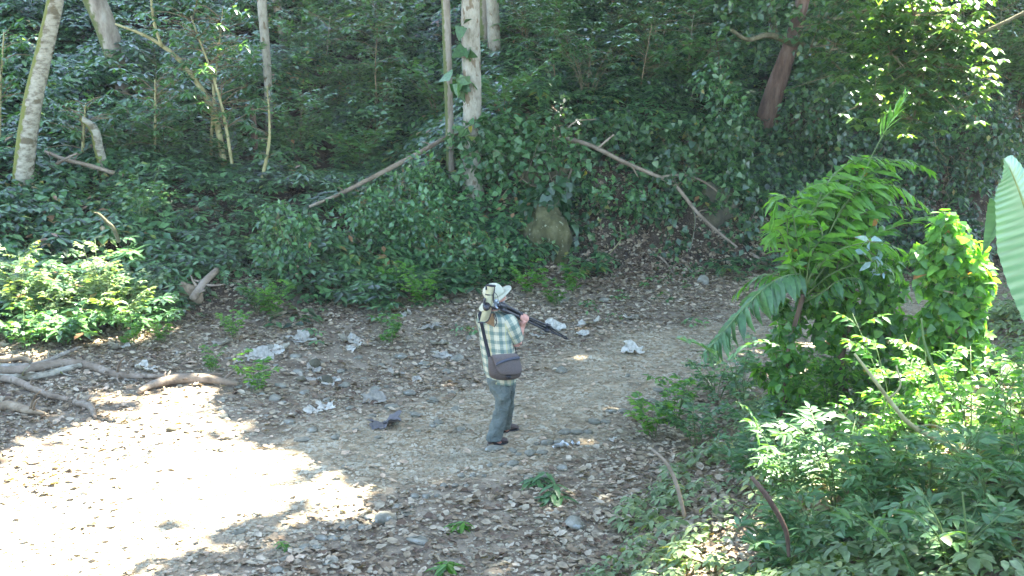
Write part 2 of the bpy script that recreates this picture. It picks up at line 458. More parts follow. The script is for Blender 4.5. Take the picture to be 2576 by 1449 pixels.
# ------------------------------------------------------------------ ground sheet
TRK = [hit(x, y)[:2] for x, y in [(-300, 1500), (300, 1330), (760, 1180), (1150, 1090), (1480, 980), (1700, 880)]] + [np.array([5.2, 17.0]), np.array([9.5, 19.6]), np.array([14, 23])]
def track(x, y):
    x = np.asarray(x, float); y = np.asarray(y, float); D = np.full(x.shape, 1e9)
    for a, b in zip(TRK[:-1], TRK[1:]):
        ab = b - a; t = np.clip(((x - a[0]) * ab[0] + (y - a[1]) * ab[1]) / (ab @ ab), 0, 1)
        D = np.minimum(D, np.hypot(x - a[0] - t * ab[0], y - a[1] - t * ab[1]))
    return sst(1.7, .5, D + .9 * (vn(x, y, .9, 90) - .5))
def build_ground():
    xs = np.unique(np.concatenate([np.linspace(-120, -20, 20), np.arange(-20, 20.01, 0.16), np.linspace(20, 120, 20)]))
    ys = np.unique(np.concatenate([np.linspace(-80, 1, 15), np.arange(1, 40, 0.16), np.linspace(40, 70, 30), np.linspace(70, 140, 12)]))
    X, Y = np.meshgrid(xs, ys)
    Yc = np.minimum(Y, 75)
    Z = ground(X, Yc)
    n, k = len(ys), len(xs)
    i, j = np.meshgrid(np.arange(n - 1), np.arange(k - 1), indexing='ij')
    q = np.stack([i * k + j, i * k + j + 1, (i + 1) * k + j + 1, (i + 1) * k + j], -1).reshape(-1, 4)
    d = Y - foot_y(X)
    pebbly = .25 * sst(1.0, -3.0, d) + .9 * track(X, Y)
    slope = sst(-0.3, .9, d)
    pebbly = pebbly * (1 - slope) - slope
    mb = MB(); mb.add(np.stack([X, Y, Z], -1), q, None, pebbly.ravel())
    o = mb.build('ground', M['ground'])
    tag(o, 'leaf strewn forest floor with a dirt path and rising bank', kind='structure')
    del o['label']
build_ground()

# ------------------------------------------------------------------ trees
TREES = []        # (root, xy of the crown's middle, list of limbs' targets)
def tree(name, label, pts, Y, rad, mat, cat='tree', base_z=None, extend=14.0, sides=12, bump=0.10, dY=0.0, group=None, limbs=3, crown=True, drift=0.35, seed=1, smooth_n=4):
    """pts: the trunk's pixels from the root upwards; Y: its distance; rad: radii in metres along pts"""
    Y = min(Y, float(hit(pts[0][0], pts[0][1])[1]))
    P = [at(px, py, Y + dY * i) for i, (px, py) in enumerate(pts)]
    b = P[0].copy(); g = gz(b[0], b[1])
    root = empty(name, (b[0], b[1], min(b[2], g)))
    tag(root, label, cat, group)
    if b[2] > g - 0.1:
        P.insert(0, np.array([b[0], b[1], g - 0.35])); rad = [rad[0] * 1.12] + list(rad)
    rs = np.random.RandomState(seed)
    if extend:
        d = unit(P[-1] - P[-2]); d = unit(d * 0.7 + np.array([0, 0, 0.5]))
        top = P[-1] + d * extend
        P.append(P[-1] + d * extend * 0.5 + rs.randn(3) * 0.2); P.append(top); rad = list(rad) + [rad[-1] * 0.8, rad[-1] * 0.5]
    Pa = np.array(P, float); cl = np.concatenate([[0], np.cumsum(np.linalg.norm(np.diff(Pa, axis=0), axis=1))]); m = max(12, int(cl[-1] / .22)); tt = np.linspace(0, cl[-1], m)
    Q = np.stack([np.interp(tt, cl, Pa[:, k]) for k in range(3)], 1); rr = np.interp(tt, cl, rad)
    for _ in range(10):
        Q[1:-1] = .25 * Q[:-2] + .5 * Q[1:-1] + .25 * Q[2:]; rr[1:-1] = .25 * rr[:-2] + .5 * rr[1:-1] + .25 * rr[2:]
    mb = MB(); tube(mb, Q, rr, sides, seg=m, bump=bump, seed=seed)
    mb.build('trunk', mat, root)
    if crown:
        for k in range(limbs):
            a = rs.rand() * 6.28; L = 2.5 + rs.rand() * 2
            s = P[-2] * (1 - k / max(1, limbs)) + P[-1] * (k / max(1, limbs))
            e = s + np.array([math.cos(a) * L, math.sin(a) * L, L * 0.6])
            lb = MB(); tube(lb, [s, s * .5 + e * .5 + np.array([0, 0, .25]), e], [rad[-1] * 1.1, rad[-1] * .6, .02], 7, seg=9, bump=.08, seed=k)
            lb.build('limb', mat, root)
        TREES.append((root, P[-1][:2].copy()))
    return root, P

t_lean, P_lean = tree('tree', 'stout pale mottled tree leaning sideways, mossy on one side, above the crossed dead sticks',
     [(50, 478), (66, 340), (90, 220), (118, 100), (146, -20)], 20.5, [.165, .17, .155, .15, .145], M['bark_pale'], seed=2)
tree('tree', 'crooked grey brown tree behind the stout mottled one, its foot lost in leaves',
     [(312, 265), (300, 180), (282, 110), (262, 45), (222, -20)], 25.5, [.15, .18, .22, .26, .26], M['bark_grey'], seed=3)
tree('tree', 'slender whitish tree beside the short red brown stem',
     [(676, 345), (676, 240), (670, 130), (662, 60), (657, -20)], 24.5, [.085, .09, .095, .10, .10], M['bark_white'], seed=4)
tree('tree', 'thin pale tree high on the slope, just behind the slender whitish one',
     [(718, 145), (710, 85), (696, 10), (690, -20)], 32, [.10, .10, .105, .10], M['bark_white'], seed=5)
tree('tree', 'thin brownish pole-like tree with a long scar, close beside the thick pale trunk',
     [(1133, 450), (1131, 360), (1129, 230), (1124, 100), (1120, -20)], 22.6, [.07, .085, .09, .085, .08], M['bark_grey'], seed=6)
tree('tree', 'thick straight pale tree with flaking bark, rising above the mossy boulder',
     [(1192, 500), (1188, 390), (1187, 250), (1185, 110), (1184, -20)], 23.2, [.22, .175, .17, .17, .165], M['bark_white'], seed=7)
tree('tree', 'dark barked tree half hidden behind the thick pale trunk',
     [(1222, 190), (1220, 100), (1215, -20)], 29.5, [.15, .14, .135], M['bark_grey'], seed=8)
tree('tree', 'smooth light tree pressed against the dark barked one up the slope',
     [(1245, 195), (1242, 100), (1238, -20)], 30.5, [.17, .16, .15], M['bark_white'], seed=9)
# leaning reddish tree above the vine covered bank
tr, P_r = tree('tree', 'leaning red brown tree with a forked mossy head above the vine covered bank',
     [(1918, 335), (1938, 262), (1962, 190), (1992, 105), (2003, 60)], 23.0, [.22, .21, .18, .16, .15], M['bark_red'], extend=6, seed=10, bump=.16)
for i, (pp, rr) in enumerate([([(1995, 110), (1960, 95), (1925, 88), (1880, 100), (1840, 75)], [.08, .06, .045, .03]),
                 ([(1995, 112), (2040, 75), (2110, 45), (2170, 25), (2230, 20)], [.08, .055, .04, .02]),
                 ([(1998, 100), (2060, 130), (2110, 125), (2170, 160), (2240, 190)], [.05, .035, .025, .015]),
                 ([(1960, 95), (1935, 40), (1950, -20)], [.06, .05, .04]),
                 ([(2090, 60), (2130, 5), (2150, -30)], [.05, .04, .03])]):
    mb = MB(); tube(mb, [at(x, y, 22.9 - 0.35 * k * (1 if i != 3 else 0)) for k, (x, y) in enumerate(pp)], rr, 7, bump=.15, seed=i)
    mb.build('limb', M['bark_mossy'], tr)
# trees out of view that hold the roof of leaves, their crowns shaped for shade
for i, (x, y, r) in enumerate([(13.5, 19, .25), (16, 27, .3), (21, 36, .3), (12.0, 11.5, .24), (-13.5, 24, .25), (-5, 44, .3), (8, 47, .3), (27, 48, .3), (22, 22, .28), (-17, 36, .3), (17, 52, .3)]):
    g = gz(x, y)
    root = empty('tree', (x, y, g))
    tag(root, 'tall forest tree standing beyond the sides of the clearing, its crown shaped to shade it', 'tree', 'roof trees around the clearing')
    mb = MB(); tube(mb, [(x, y, g - .4), (x + .2, y + .1, g + 4), (x - .1, y - .2, g + 8), (x, y, g + 16)], [r * 1.2, r, r * .8, r * .5], 10, seg=20, bump=.1, seed=i)
    mb.build('trunk', M['bark_grey'], root)
    TREES.append((root, np.array([x, y])))

# ---- the roof of leaves.  Unseen, placed to block the sun, gaps shaped to light chosen spots.
PATCH = [(-300, 1200), (-20, 1130), (80, 1060), (170, 1000), (330, 965), (500, 965), (620, 1030), (740, 1090), (870, 1125), (990, 1170), (1000, 1205), (860, 1255), (690, 1305), (550, 1365), (440, 1430), (420, 1600), (-600, 1600)]
HALF = [(640, 1300), (980, 1230), (960, 1330), (760, 1440), (700, 1600), (380, 1600), (480, 1400)]
def gproj(poly):
    out = []
    for px, py in poly:
        d = ray(px, py); t = (0.05 - CAMZ) / d[2]
        out.append((d[0] * t, d[1] * t))
    return out
PATCH_W, HALF_W = gproj(PATCH), gproj(HALF)
def surf(px, py, up=0.0):
    p = hit(px, py); p[2] += up
    return p
HOLES = []      # (point in the light, radius of the shaft, how open)
def hole(p, r, o=1.0): HOLES.append((np.asarray(p, float), r, o))
def shade_canopy():
    rs = np.random.RandomState(11)
    n = 185000
    gx = rs.rand(n) * 37 - 17; gy = rs.rand(n) * 52 + 1.5
    # optical depth varied by noise, a few thin places give flecks of sun
    dens = 0.62 + 0.8 * vn(gx, gy, 1.3, 21)
    dens *= np.where((gy < 4.5) & (gx < 1), 0.3, 1)
    keep = rs.rand(n) < dens
    gx, gy = gx[keep], gy[keep]; n = len(gx)
    jx = gx + .9 * (vn(gx, gy, .45, 31) - .5) + .24 * rs.randn(n); jy = gy + .9 * (vn(gx, gy, .45, 32) - .5) + .24 * rs.randn(n)
    out = ~inside(PATCH_W, jx, jy)
    out &= ~(inside(HALF_W, jx, jy) & (vn(gx, gy, .28, 33) > 0.46))
    h = rs.rand(n)
    G = np.stack([gx, gy, np.zeros(n)], 1)
    t = np.full(n, 16 / SUN[2])
    for _ in range(6):
        C = G + SUN * t[:, None]
        want = np.maximum(ground(C[:, 0], np.minimum(C[:, 1], 75)), 0) + 13.0 + 4.5 * h
        t = 0.4 * t + 0.6 * want / SUN[2]
    C = G + SUN * t[:, None]
    for p, r, o in HOLES:
        d = C - p; al = d @ SUN; per = np.linalg.norm(d - al[:, None] * SUN, axis=1)
        out &= ~((per < .20 + r * (0.75 + 0.5 * vn(gx, gy, .3, 41))) & (al > 0) & (rs.rand(n) < o))
    C = C[out]; n = len(C)
    N = rdir(rs, n, .2, 1.0); D = rdir(rs, n, -.5, .3)
    # keep leaves out of the picture itself: they are all above its upper edge
    px, py, f = project(C)
    vis = (f > 1) & (py > -40) & (px > -100) & (px < 2680)
    C, N, D = C[~vis], N[~vis], D[~vis]; n = len(C)
    cen = np.array([c for _, c in TREES])
    own = np.argmin(((C[:, None, :2] - cen[None]) ** 2).sum(2), 1)
    L = .46 + .24 * rs.rand(n)
    for k, (root, c) in enumerate(TREES):
        s = own == k
        if not s.any(): continue
        mb = MB(); leaves(mb, C[s], D[s], N[s], L[s], L[s] * .32, rs.rand(int(s.sum())), 'lo')
        mb.build('crown', M['leaf_shade_canopy'], root)

# ------------------------------------------------------------------ prototypes of plants
def proto_sprig(seed, n=26, R=.30, L=.11, kind='lo', w=.24, whorl=False, H=.3, tint=(0.1, .75)):
    """a low leafy plant: leaves over a little dome"""
    rs = np.random.RandomState(seed); mb = MB()
    if whorl:
        m = max(1, n // 6); P = []; D = []; Nn = []
        for i in range(m):
            a = rs.rand() * 6.28; r = R * math.sqrt(rs.rand()); c = np.array([r * math.cos(a), r * math.sin(a), H * (1 - .5 * (r / R) ** 2) * (0.6 + .5 * rs.rand())])
            a0 = rs.rand() * 6.28
            for k in range(6):
                b = a0 + k * 6.28 / 6 + rs.rand() * .3
                D.append((math.cos(b), math.sin(b), -.05 - .35 * rs.rand())); P.append(c + np.array(D[-1]) * .015); Nn.append((.3 * math.cos(b), .3 * math.sin(b), 1))
        P, D, Nn = map(np.array, (P, D, Nn)); n = len(P)
    else:
        a = rs.rand(n) * 6.28; r = R * np.sqrt(rs.rand(n)); z = H * (1 - .7 * (r / R) ** 2) * (.25 + .75 * rs.rand(n))
        P = np.stack([r * np.cos(a), r * np.sin(a), z], 1)
        b = a + rs.randn(n) * .9
        D = np.stack([np.cos(b), np.sin(b), -.25 + .5 * rs.randn(n) * .5], 1)
        Nn = np.stack([.35 * np.cos(a), .35 * np.sin(a), np.ones(n)], 1) + rs.randn(n, 3) * .28
    LL = L * (.65 + .7 * rs.rand(n))
    leaves(mb, P, D, Nn, LL, LL * w, tint[0] + (tint[1] - tint[0]) * rs.rand(n), kind)
    return mb.arrays()

def twig_leaves(mb, rs, P, R0, n, L, kind, w, tint, droop=.25, opp=False, curve=True):
    """leaves set alternately along a polyline of points P"""
    C = catmull(P, max(n, 2) + 1)[1:]
    D = unit(np.gradient(C, axis=0))
    side = unit(np.cross(D, [0, 0, 1.0]) + 1e-4)
    PP = []; DD = []; NN = []
    for i in range(len(C)):
        for s in ((1, -1) if opp else ((1,) if i % 2 else (-1,))):
            d = D[i] * (.55 + .3 * rs.rand()) + side[i] * s * (.8 + .2 * rs.rand()) + np.array([0, 0, -droop + .25 * rs.randn() * .5])
            PP.append(C[i]); DD.append(d); NN.append(np.cross(side[i], D[i]) + rs.randn(3) * .22)
    PP.append(C[-1]); DD.append(D[-1]); NN.append(np.array([0, 0, 1.0]))
    n = len(PP); LL = L * (.7 + .5 * rs.rand(n))
    NN = np.array(NN); NN[NN[:, 2] < 0] *= -1
    leaves(mb, PP, DD, NN, LL, LL * w, tint[0] + (tint[1] - tint[0]) * rs.rand(n), kind)

def shrub_mesh(seed, H=1.2, R=.6, stems=5, twigs=6, nl=8, L=.12, kind='lo', w=.22, tint=(.2, .8), whorl=False, droop=.25, sr=.012, tw=.35):
    """returns (stem mesh builder, foliage mesh builder) around the origin"""
    rs = np.random.RandomState(seed); st, fo = MB(), MB()
    for i in range(stems):
        a = i * 6.28 / stems + rs.rand(); r = R * (.35 + .65 * rs.rand()); h = H * (.65 + .4 * rs.rand())
        P = np.array([(0.03 * math.cos(a), .03 * math.sin(a), -.05), (r * .35 * math.cos(a), r * .35 * math.sin(a), h * .5), (r * math.cos(a), r * math.sin(a), h)])
        tube(st, P, [sr, sr * .7, sr * .3], 5, seg=6, bump=.1, seed=i)
        C = catmull(P, 20)
        for j in range(twigs):
            f = .22 + .78 * (j + rs.rand()) / twigs
            b = C[min(19, int(f * 19))]; ta = a + rs.randn() * 1.3; l = tw * (.5 + .8 * rs.rand()) * (1.1 - .4 * f) * max(R, .4) / .6
            e = b + np.array([math.cos(ta) * l, math.sin(ta) * l, l * (.35 + .4 * rs.rand())])
            mid = (b + e) / 2 + np.array([0, 0, .12 * l])
            tube(st, [b, mid, e], [sr * .45, sr * .2], 4, seg=4)
            if whorl:
                k = nl; a0 = rs.rand() * 6.28
                bb = a0 + np.arange(k) * 6.28 / k + rs.randn(k) * .12
                D = np.stack([np.cos(bb), np.sin(bb), -.15 - .3 * rs.rand(k)], 1)
                LL = L * (.8 + .35 * rs.rand(k))
                leaves(fo, np.repeat(e[None], k, 0), D, np.stack([.3 * np.cos(bb), .3 * np.sin(bb), np.ones(k)], 1), LL, LL * w, tint[0] + (tint[1] - tint[0]) * rs.rand(), kind)
            else:
                twig_leaves(fo, rs, np.array([b, mid, e]), 0, nl, L, kind, w, tint, droop)
    return st, fo

def frond(st, fo, P, n, L, w=.06, droop=.5, kind='strap', tint=(.3, .7), r=.008, seed=0, taper=True, vee=.35, base=.12):
    """a pinnate frond: a rachis along P with leaflets on both sides"""
    rs = np.random.RandomState(seed)
    P = np.asarray(P, float)
    tube(st, P, [r, r * .7, r * .25], 5, seg=14, tint=.9)
    C = catmull(P, 60); D = unit(np.gradient(C, axis=0)); side = unit(np.cross(D, [0, 0, 1.0]) + 1e-5)
    PP, DD, NN, LL = [], [], [], []
    for k in range(n):
        f = base + (1 - base) * k / (n - 1); i = int(f * 59)
        l = L * (math.sin(math.pi * min(1, .12 + .80 * f)) ** .6 if taper else 1) * (.9 + .2 * rs.rand())
        for s in (1, -1):
            upv = np.cross(side[i], D[i]); upv = upv if upv[2] > 0 else -upv
            d = side[i] * s * (1.0 - .3 * f) + D[i] * (.35 + .75 * f) + np.array([0, 0, -droop]) + upv * .15 + rs.randn(3) * .13
            PP.append(C[i]); DD.append(d); NN.append(upv - side[i] * s * vee + rs.randn(3) * .35); LL.append(l * (1 if rs.rand() > .12 else .55))
    LL = np.array(LL)
    leaves(fo, PP, DD, NN, LL, LL * w, tint[0] + (tint[1] - tint[0]) * rs.rand(len(LL)), kind)

# ------------------------------------------------------------------ the hillside's undergrowth (nobody could count it)
BARE = [(1440, 640), (1520, 560), (1640, 560), (1800, 520), (1960, 560), (2020, 700), (1960, 760), (1500, 760), (1330, 740), (1290, 690)]   # roots, soil and dead leaves
VOID = [(1470, 430), (1600, 430), (1640, 520), (1500, 540)]
def undergrowth():
    rs = np.random.RandomState(5)
    protos = [proto_sprig(i, 28, .30, .15, w=.27, H=.30, tint=(.0, .92)) for i in range(4)] + [proto_sprig(10 + i, 30, .28, .165, w=.21, whorl=True, H=.36, tint=(.0, .92)) for i in range(4)]
    mb = MB()
    n = 19000
    y = 15 + 28 * rs.rand(n) ** 0.85
    x = (rs.rand(n) * 2 - 1) * (y * .5 + .8)
    d = y - foot_y(x)
    px, py, _ = project(np.stack([x, y, ground(x, y)], 1))
    k = (d > -.3 + 1.6 * (vn(x, y, 1.1, 50) - .5) * 2 + .5 * sst(-3, 0, x))
    k &= rs.rand(n) < np.where(vn(x, y, 1.4, 51) < .22, .45, 1)
    k &= ~(inside(BARE, px, py) & (rs.rand(n) < .9)) & ~inside(VOID, px, py)
    k &= ~((x > 5) & (d < 5) & (rs.rand(n) < .75))
    x, y, d = x[k], y[k], d[k]; n = len(x)
    z = ground(x, y) + np.maximum(0, (.30 + .9 * sst(4, 8, d)) * (vn(x, y, 1.0, 52) - .35)) * sst(0, 2, d) + sst(5, 9, d) * .7 * rs.rand(n) * (vn(x, y, .7, 58) > .45)
    kind = (vn(x, y, 2.0, 53) * 8 + rs.rand(n) * 1.5).astype(int) % 8
    tn = .22 * (vn(x, y, 1.8, 54) - .5) + .07 * rs.randn(n)
    sc = (.75 + .6 * rs.rand(n)) * np.where(y > 32, 1.35, 1.0)
    nn = gnormal(x, y) * .5 + np.array([0, 0, .5])
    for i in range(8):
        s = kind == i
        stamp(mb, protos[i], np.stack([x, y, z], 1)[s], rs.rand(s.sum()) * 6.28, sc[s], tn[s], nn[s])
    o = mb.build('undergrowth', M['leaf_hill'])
    tag(o, 'low leafy undergrowth covering the shaded hillside', 'undergrowth', kind='stuff')

    # creepers hanging over the steep bank
    mb = MB(); n = 190000
    y = 19 + 15 * rs.rand(n) ** 1.2; x = .4 + rs.rand(n) * (y * .5 + 1.0)
    d = y - foot_y(x)
    px, py, _ = project(np.stack([x, y, ground(x, y)], 1))
    cov = vn(x, y, .8, 60) * .65 + vn(x * 2, (y - x), .45, 61) * .35
    k = (d > .35) & (cov > .37) & (rs.rand(n) < np.where(x > 4.5, 1.0, .35))
    k &= ~(inside(BARE, px, py) & (rs.rand(n) < .9)) & ~(inside(VOID, px, py) & (rs.rand(n) < .85))
    k &= ~inside([(1735, 380), (1830, 390), (1850, 560), (1770, 590), (1720, 480)], px, py)
    k &= ~inside([(2470, 530), (2600, 520), (2600, 740), (2480, 740)], px, py)
    x, y = x[k], y[k]; n = len(x)
    nn = gnormal(x, y); off = .04 + .75 * np.maximum(0, vn(x * 1.3, y * 1.3, .5, 62) - .15) * rs.rand(n) ** .6
    P = np.stack([x, y, ground(x, y)], 1) + nn * off[:, None]
    D = np.stack([rs.randn(n) * .8, -.3 + rs.randn(n) * .5, -.7 + rs.randn(n) * .6], 1)
    N = nn + np.array([0, -.2, .7]) + rs.randn(n, 3) * .6
    L = .07 + .10 * rs.rand(n) ** 1.4
    leaves(mb, P, D, N, L, L * .36, np.clip(.9 * rs.rand(n) + .5 * (vn(x, y, .8, 63) - .5), 0, .99), 'lo')
    o = mb.build('ivy_leaves', M['leaf_vine'])
    tag(o, 'creepers hanging in a thick curtain over the steep bank', 'creepers', kind='stuff')
undergrowth()

# ------------------------------------------------------------------ dead leaves and gravel
def litter():
    rs = np.random.RandomState(8); mb = MB()
    n = 210000
    y = 6.0 + 19 * rs.rand(n) ** 1.0; x = (rs.rand(n) * 2 - 1) * (y * .5 + .6)
    d = y - foot_y(x); nd = near_d(x, y)
    px, py, _ = project(np.stack([x, y, ground(x, y)], 1))
    m = .30 + .35 * (vn(x, y, 1.2, 70) - .4) + .55 * sst(-3.5, -.5, d) + .35 * sst(-1.2, .3, nd) + .15 * sst(11, 8, y) + .2 * sst(-2.5, -5, x + .3 * (y - 10))
    m = m * (.6 + .8 * vn(x, y, .45, 72)) * (1 - .86 * track(x, y)) 
    m = np.where(inside(PATCH_W, x, y), m * .45, m)
    m = np.where(inside(BARE, px, py), .9, m)
    m = np.where(d > 2.5, .25, m)
    k = rs.rand(n) < m
    x, y = x[k], y[k]; n = len(x)
    nn = gnormal(x, y, .1) + rs.randn(n, 3) * np.where(track(x, y) > .3, .14, .30)[:, None]
    L = .030 + .085 * rs.rand(n) ** 2.4
    P = np.stack([x, y, ground(x, y) + .006 + .022 * rs.rand(n)], 1)
    D = rdir(rs, n, -.1, .25)
    t = np.clip(.05 + .92 * rs.rand(n) + .3 * (vn(x, y, 1.0, 71) - .5) + .25 * track(x, y) + .2 * inside(PATCH_W, x, y), 0, .94)  # litter also painted paler inside the sun patch to brighten it
    t = np.where((t > .95) & (rs.rand(n) < .75), .6, t)
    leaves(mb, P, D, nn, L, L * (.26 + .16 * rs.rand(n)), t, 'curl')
    n = 34000; x = .2 + 9 * rs.rand(n); y = 19.2 + 4.5 * rs.rand(n) + .25 * np.maximum(x - 5, 0); d = y - foot_y(x)
    k = (d > -.2) & (vn(x, y, .4, 73) * .7 + .3 * rs.rand(n) > .42 + .10 * d); x, y = x[k], y[k]; n = len(x)
    nn = gnormal(x, y, .1); P = np.stack([x, y, ground(x, y)], 1) + nn * (.01 + .05 * rs.rand(n))[:, None]; nn = nn + rs.randn(n, 3) * .4
    L = .05 + .08 * rs.rand(n) ** 1.5
    leaves(mb, P, rdir(rs, n, -.9, .1), nn, L, L * .34, .75 * rs.rand(n) ** 1.3, 'curl')
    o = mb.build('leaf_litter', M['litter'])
    tag(o, 'brown and tan dead leaves strewn over the path and its edges', 'dead leaves', kind='stuff')

    # gravel
    V = np.array([(-1, 0, 0), (1, 0, 0), (0, -1, 0), (0, 1, 0), (0, 0, 1.0), (-.6, -.65, .55), (.65, -.6, .5), (.6, .65, .6), (-.65, .6, .5)]) * [1, .8, .5]
    F = [(0, 2, 5), (2, 1, 6), (1, 3, 7), (3, 0, 8), (5, 2, 6), (6, 1, 7), (7, 3, 8), (8, 0, 5), (5, 6, 4), (6, 7, 4), (7, 8, 4), (8, 5, 4)]
    mb = MB(); n = 90000
    y = 7 + 14 * rs.rand(n); x = (rs.rand(n) * 2 - 1) * (y * .5 + .4)
    d = y - foot_y(x); nd = near_d(x, y)
    m = (.25 + .9 * track(x, y) + .6 * (vn(x, y, .9, 75) - .4)) * sst(.2, -1.2, d) * sst(1.0, -.6, nd)
    k = rs.rand(n) < m; x, y = x[k], y[k]; n = len(x)
    sc = .008 + .026 * rs.rand(n) ** 3.0 + .010 * rs.rand(n)
    stamp(mb, (V, np.zeros((0, 4), int), np.array(F), np.zeros(9), np.zeros((9, 2))), np.stack([x, y, ground(x, y)], 1), rs.rand(n) * 6.28, sc, rs.rand(n))
    o = mb.build('gravel', M['gravel'], smooth=False)
    tag(o, 'small grey pebbles pressed into the dirt path', 'gravel', kind='stuff')
litter()

# ------------------------------------------------------------------ hillside shrubs and saplings
def thing_from(name, label, cat, loc, parts, group=None, rz=0.0, scale=1.0):
    root = empty(name, loc, rz); root.scale = (scale,) * 3
    tag(root, label, cat, group)
    for pn, mb, mat in parts:
        me = mb if isinstance(mb, bpy.types.Mesh) else mb.mesh(pn)
        if not me.materials: me.materials.append(mat)
        o = bpy.data.objects.new(pn, me); COL.objects.link(o); o.parent = root
    return root

def copy_tree(root, loc, rz, scale, label=None):
    r = root.copy(); COL.objects.link(r); r.location = loc; r.rotation_euler = (0, 0, rz); r.scale = (scale,) * 3
    if label: r['label'] = label
    for ch in root.children:
        c = ch.copy(); COL.objects.link(c); c.parent = r
    return r

SH = []
SPEC = [dict(H=1.3, R=.8, stems=6, twigs=9, nl=9, L=.165, kind='lo', w=.24),
        dict(H=1.6, R=.95, stems=6, twigs=8, nl=7, L=.22, kind='lo', w=.2, whorl=True),
        dict(H=1.0, R=.75, stems=7, twigs=8, nl=9, L=.145, kind='lo', w=.3),
        dict(H=2.1, R=.9, stems=5, twigs=12, nl=9, L=.17, kind='lo', w=.22)]
for i, sp in enumerate(SPEC):
    for v in range(2):
        st, fo = shrub_mesh(40 + i * 7 + v, tint=(.2 + .15 * v, .75 + .12 * v), sr=.008, **sp)
        SH.append((st.mesh('stem'), fo.mesh('foliage')))
SH_SRC = {}
MARKS = [('mottled leaning trunk', 90, 200), ('crooked tree', 280, 90), ('broken mossy trunk', 250, 380), ('forked yellowish sapling', 500, 250), ('slender whitish tree', 670, 150), ('red brown stub', 638, 340), ('thin pale tree', 705, 60),
         ('pole-like tree', 1128, 200), ('thick pale trunk', 1187, 120), ('smooth light tree', 1240, 80), ('long slanting branch', 950, 440), ('rotten log', 510, 525), ('grey cut log', 512, 710), ('sunlit bushes', 250, 740), ('shrub behind the hat', 1000, 600),
         ('forked fallen branch', 1500, 370), ('leaning red brown tree', 1960, 200), ('lichen flecked boulder', 1375, 600), ('dull brown boulder', 1772, 425), ('bright overhanging bough', 2350, 150), ('glowing vine column', 2400, 700), ('small palm', 2100, 500),
         ('shoes of the man', 1255, 1110), ('satchel', 1270, 920), ('purple brown rag', 968, 1072), ('folded whitish leaf', 945, 1012), ('bleached log', 470, 960), ('biggest rounded stone', 968, 1320), ('tip of the glare', 985, 1185), ('tripod feet', 1425, 850),
         ('winged white leaf', 1590, 890), ('pair of light stones', 1345, 1208), ('torn white scrap', 1412, 1130), ('leaning dead stick', 1680, 1200), ('bare bank', 1650, 650), ('lone grass-like seedling', 1150, 1335), ('upright fan leaf', 790, 930), ('bottom slabs', 830, 1420)]
USED = set()
def place_label(base, px, py):
    m = sorted(MARKS, key=lambda k: (k[1] - px) ** 2 + (k[2] - py) ** 2)
    a = m[0]
    opts = []
    for b in m[1:5]:
        for q in ('', ', nearer the former', ', nearer the latter'):
            opts.append(f'{base} between the {a[0]} and the {b[0]}{q}')
    for w in ('just above', 'just below', 'close beside', 'a little way from'):
        opts.insert(0 if (w == 'just above') == (py < a[2] - 40) and abs(px - a[1]) < 90 and w != 'close beside' and (w != 'just below' or py > a[2] + 40) and w != 'a little way from' else len(opts), f'{base} {w} the {a[0]}')
    for o in opts:
        if o not in USED and len(o.replace(',', '').split()) <= 16:
            USED.add(o); return o
    return opts[0]
def hill_shrub(px, py, kind, scale, label, group=None, Y=None, mat='leaf_hill', up=0.0, name='shrub', cat='shrub'):
    p = hit(px, py) if Y is None else at(px, py, Y)
    x, y = p[0], p[1]; loc = (x, y, gz(x, y) - .03 + up)
    rz = (px * 7.3 + py * 3.1) % 6.28
    if kind in SH_SRC and group:
        return copy_tree(SH_SRC[kind], loc, rz, scale, label)
    r = thing_from(name, label, cat, loc, [('stem', SH[kind][0], M['twig']), ('foliage', SH[kind][1], M[mat])], group, rz, scale)
    if group: SH_SRC[kind] = r
    return r
rs = np.random.RandomState(77)
G1 = 'leafy understorey shrubs crowding the hillside'
gl = ['fine leaved bushy shrub', 'small leaved bushy shrub', 'open whorl leaved shrub', 'dark whorl leaved shrub', 'low round shrub', 'low dense shrub', 'tall slim shrub', 'tall airy shrub']
_old = ['fine leaved bushy shrub among others like it on the shaded slope', 'bushy shrub with small mid green leaves, one of many like it on the shaded slope',
      'open shrub with whorled leaves, one of many like it on the slope', 'tall open shrub carrying whorls of long leaves, one of many like it on the slope',
      'low round shrub with broad leaves among others like it under the trees', 'low dense shrub with darker broad leaves, among others like it under the trees',
      'tall slim sapling-like shrub, one of many like it on the upper slope', 'tall airy shrub with leaves down its stems, one of many on the upper slope']
cnt = 0
for r in range(0, 7):
    for c in range(17):
        px = -40 + c * 165 + rs.rand() * 120 - 60; py = 30 + r * 62 + rs.rand() * 50 + (r > 3) * 15
        if px > 1350 and py > 300: continue
        if py > 430 and px > 900: continue
        if 620 < px < 720 and 200 < py < 420: continue
        if px > 1780 and px < 2050 and py > 40: continue
        if 220 < px < 370 and py < 320: continue
        if 1090 < px < 1330 and py > 100 and rs.rand() < .8: continue
        if px < 330 and 300 < py and rs.rand() < .6: continue
        if 0 < px < 190 and py > 60 and py < 480: continue
        k = rs.choice([0, 1, 2, 3, 4, 5, 4, 5, 6, 7]) if py > 200 else rs.choice([0, 1, 2, 3, 6, 7])
        hill_shrub(px, py, int(k), .75 + .5 * rs.rand(), place_label(gl[int(k)], px, py), G1); cnt += 1

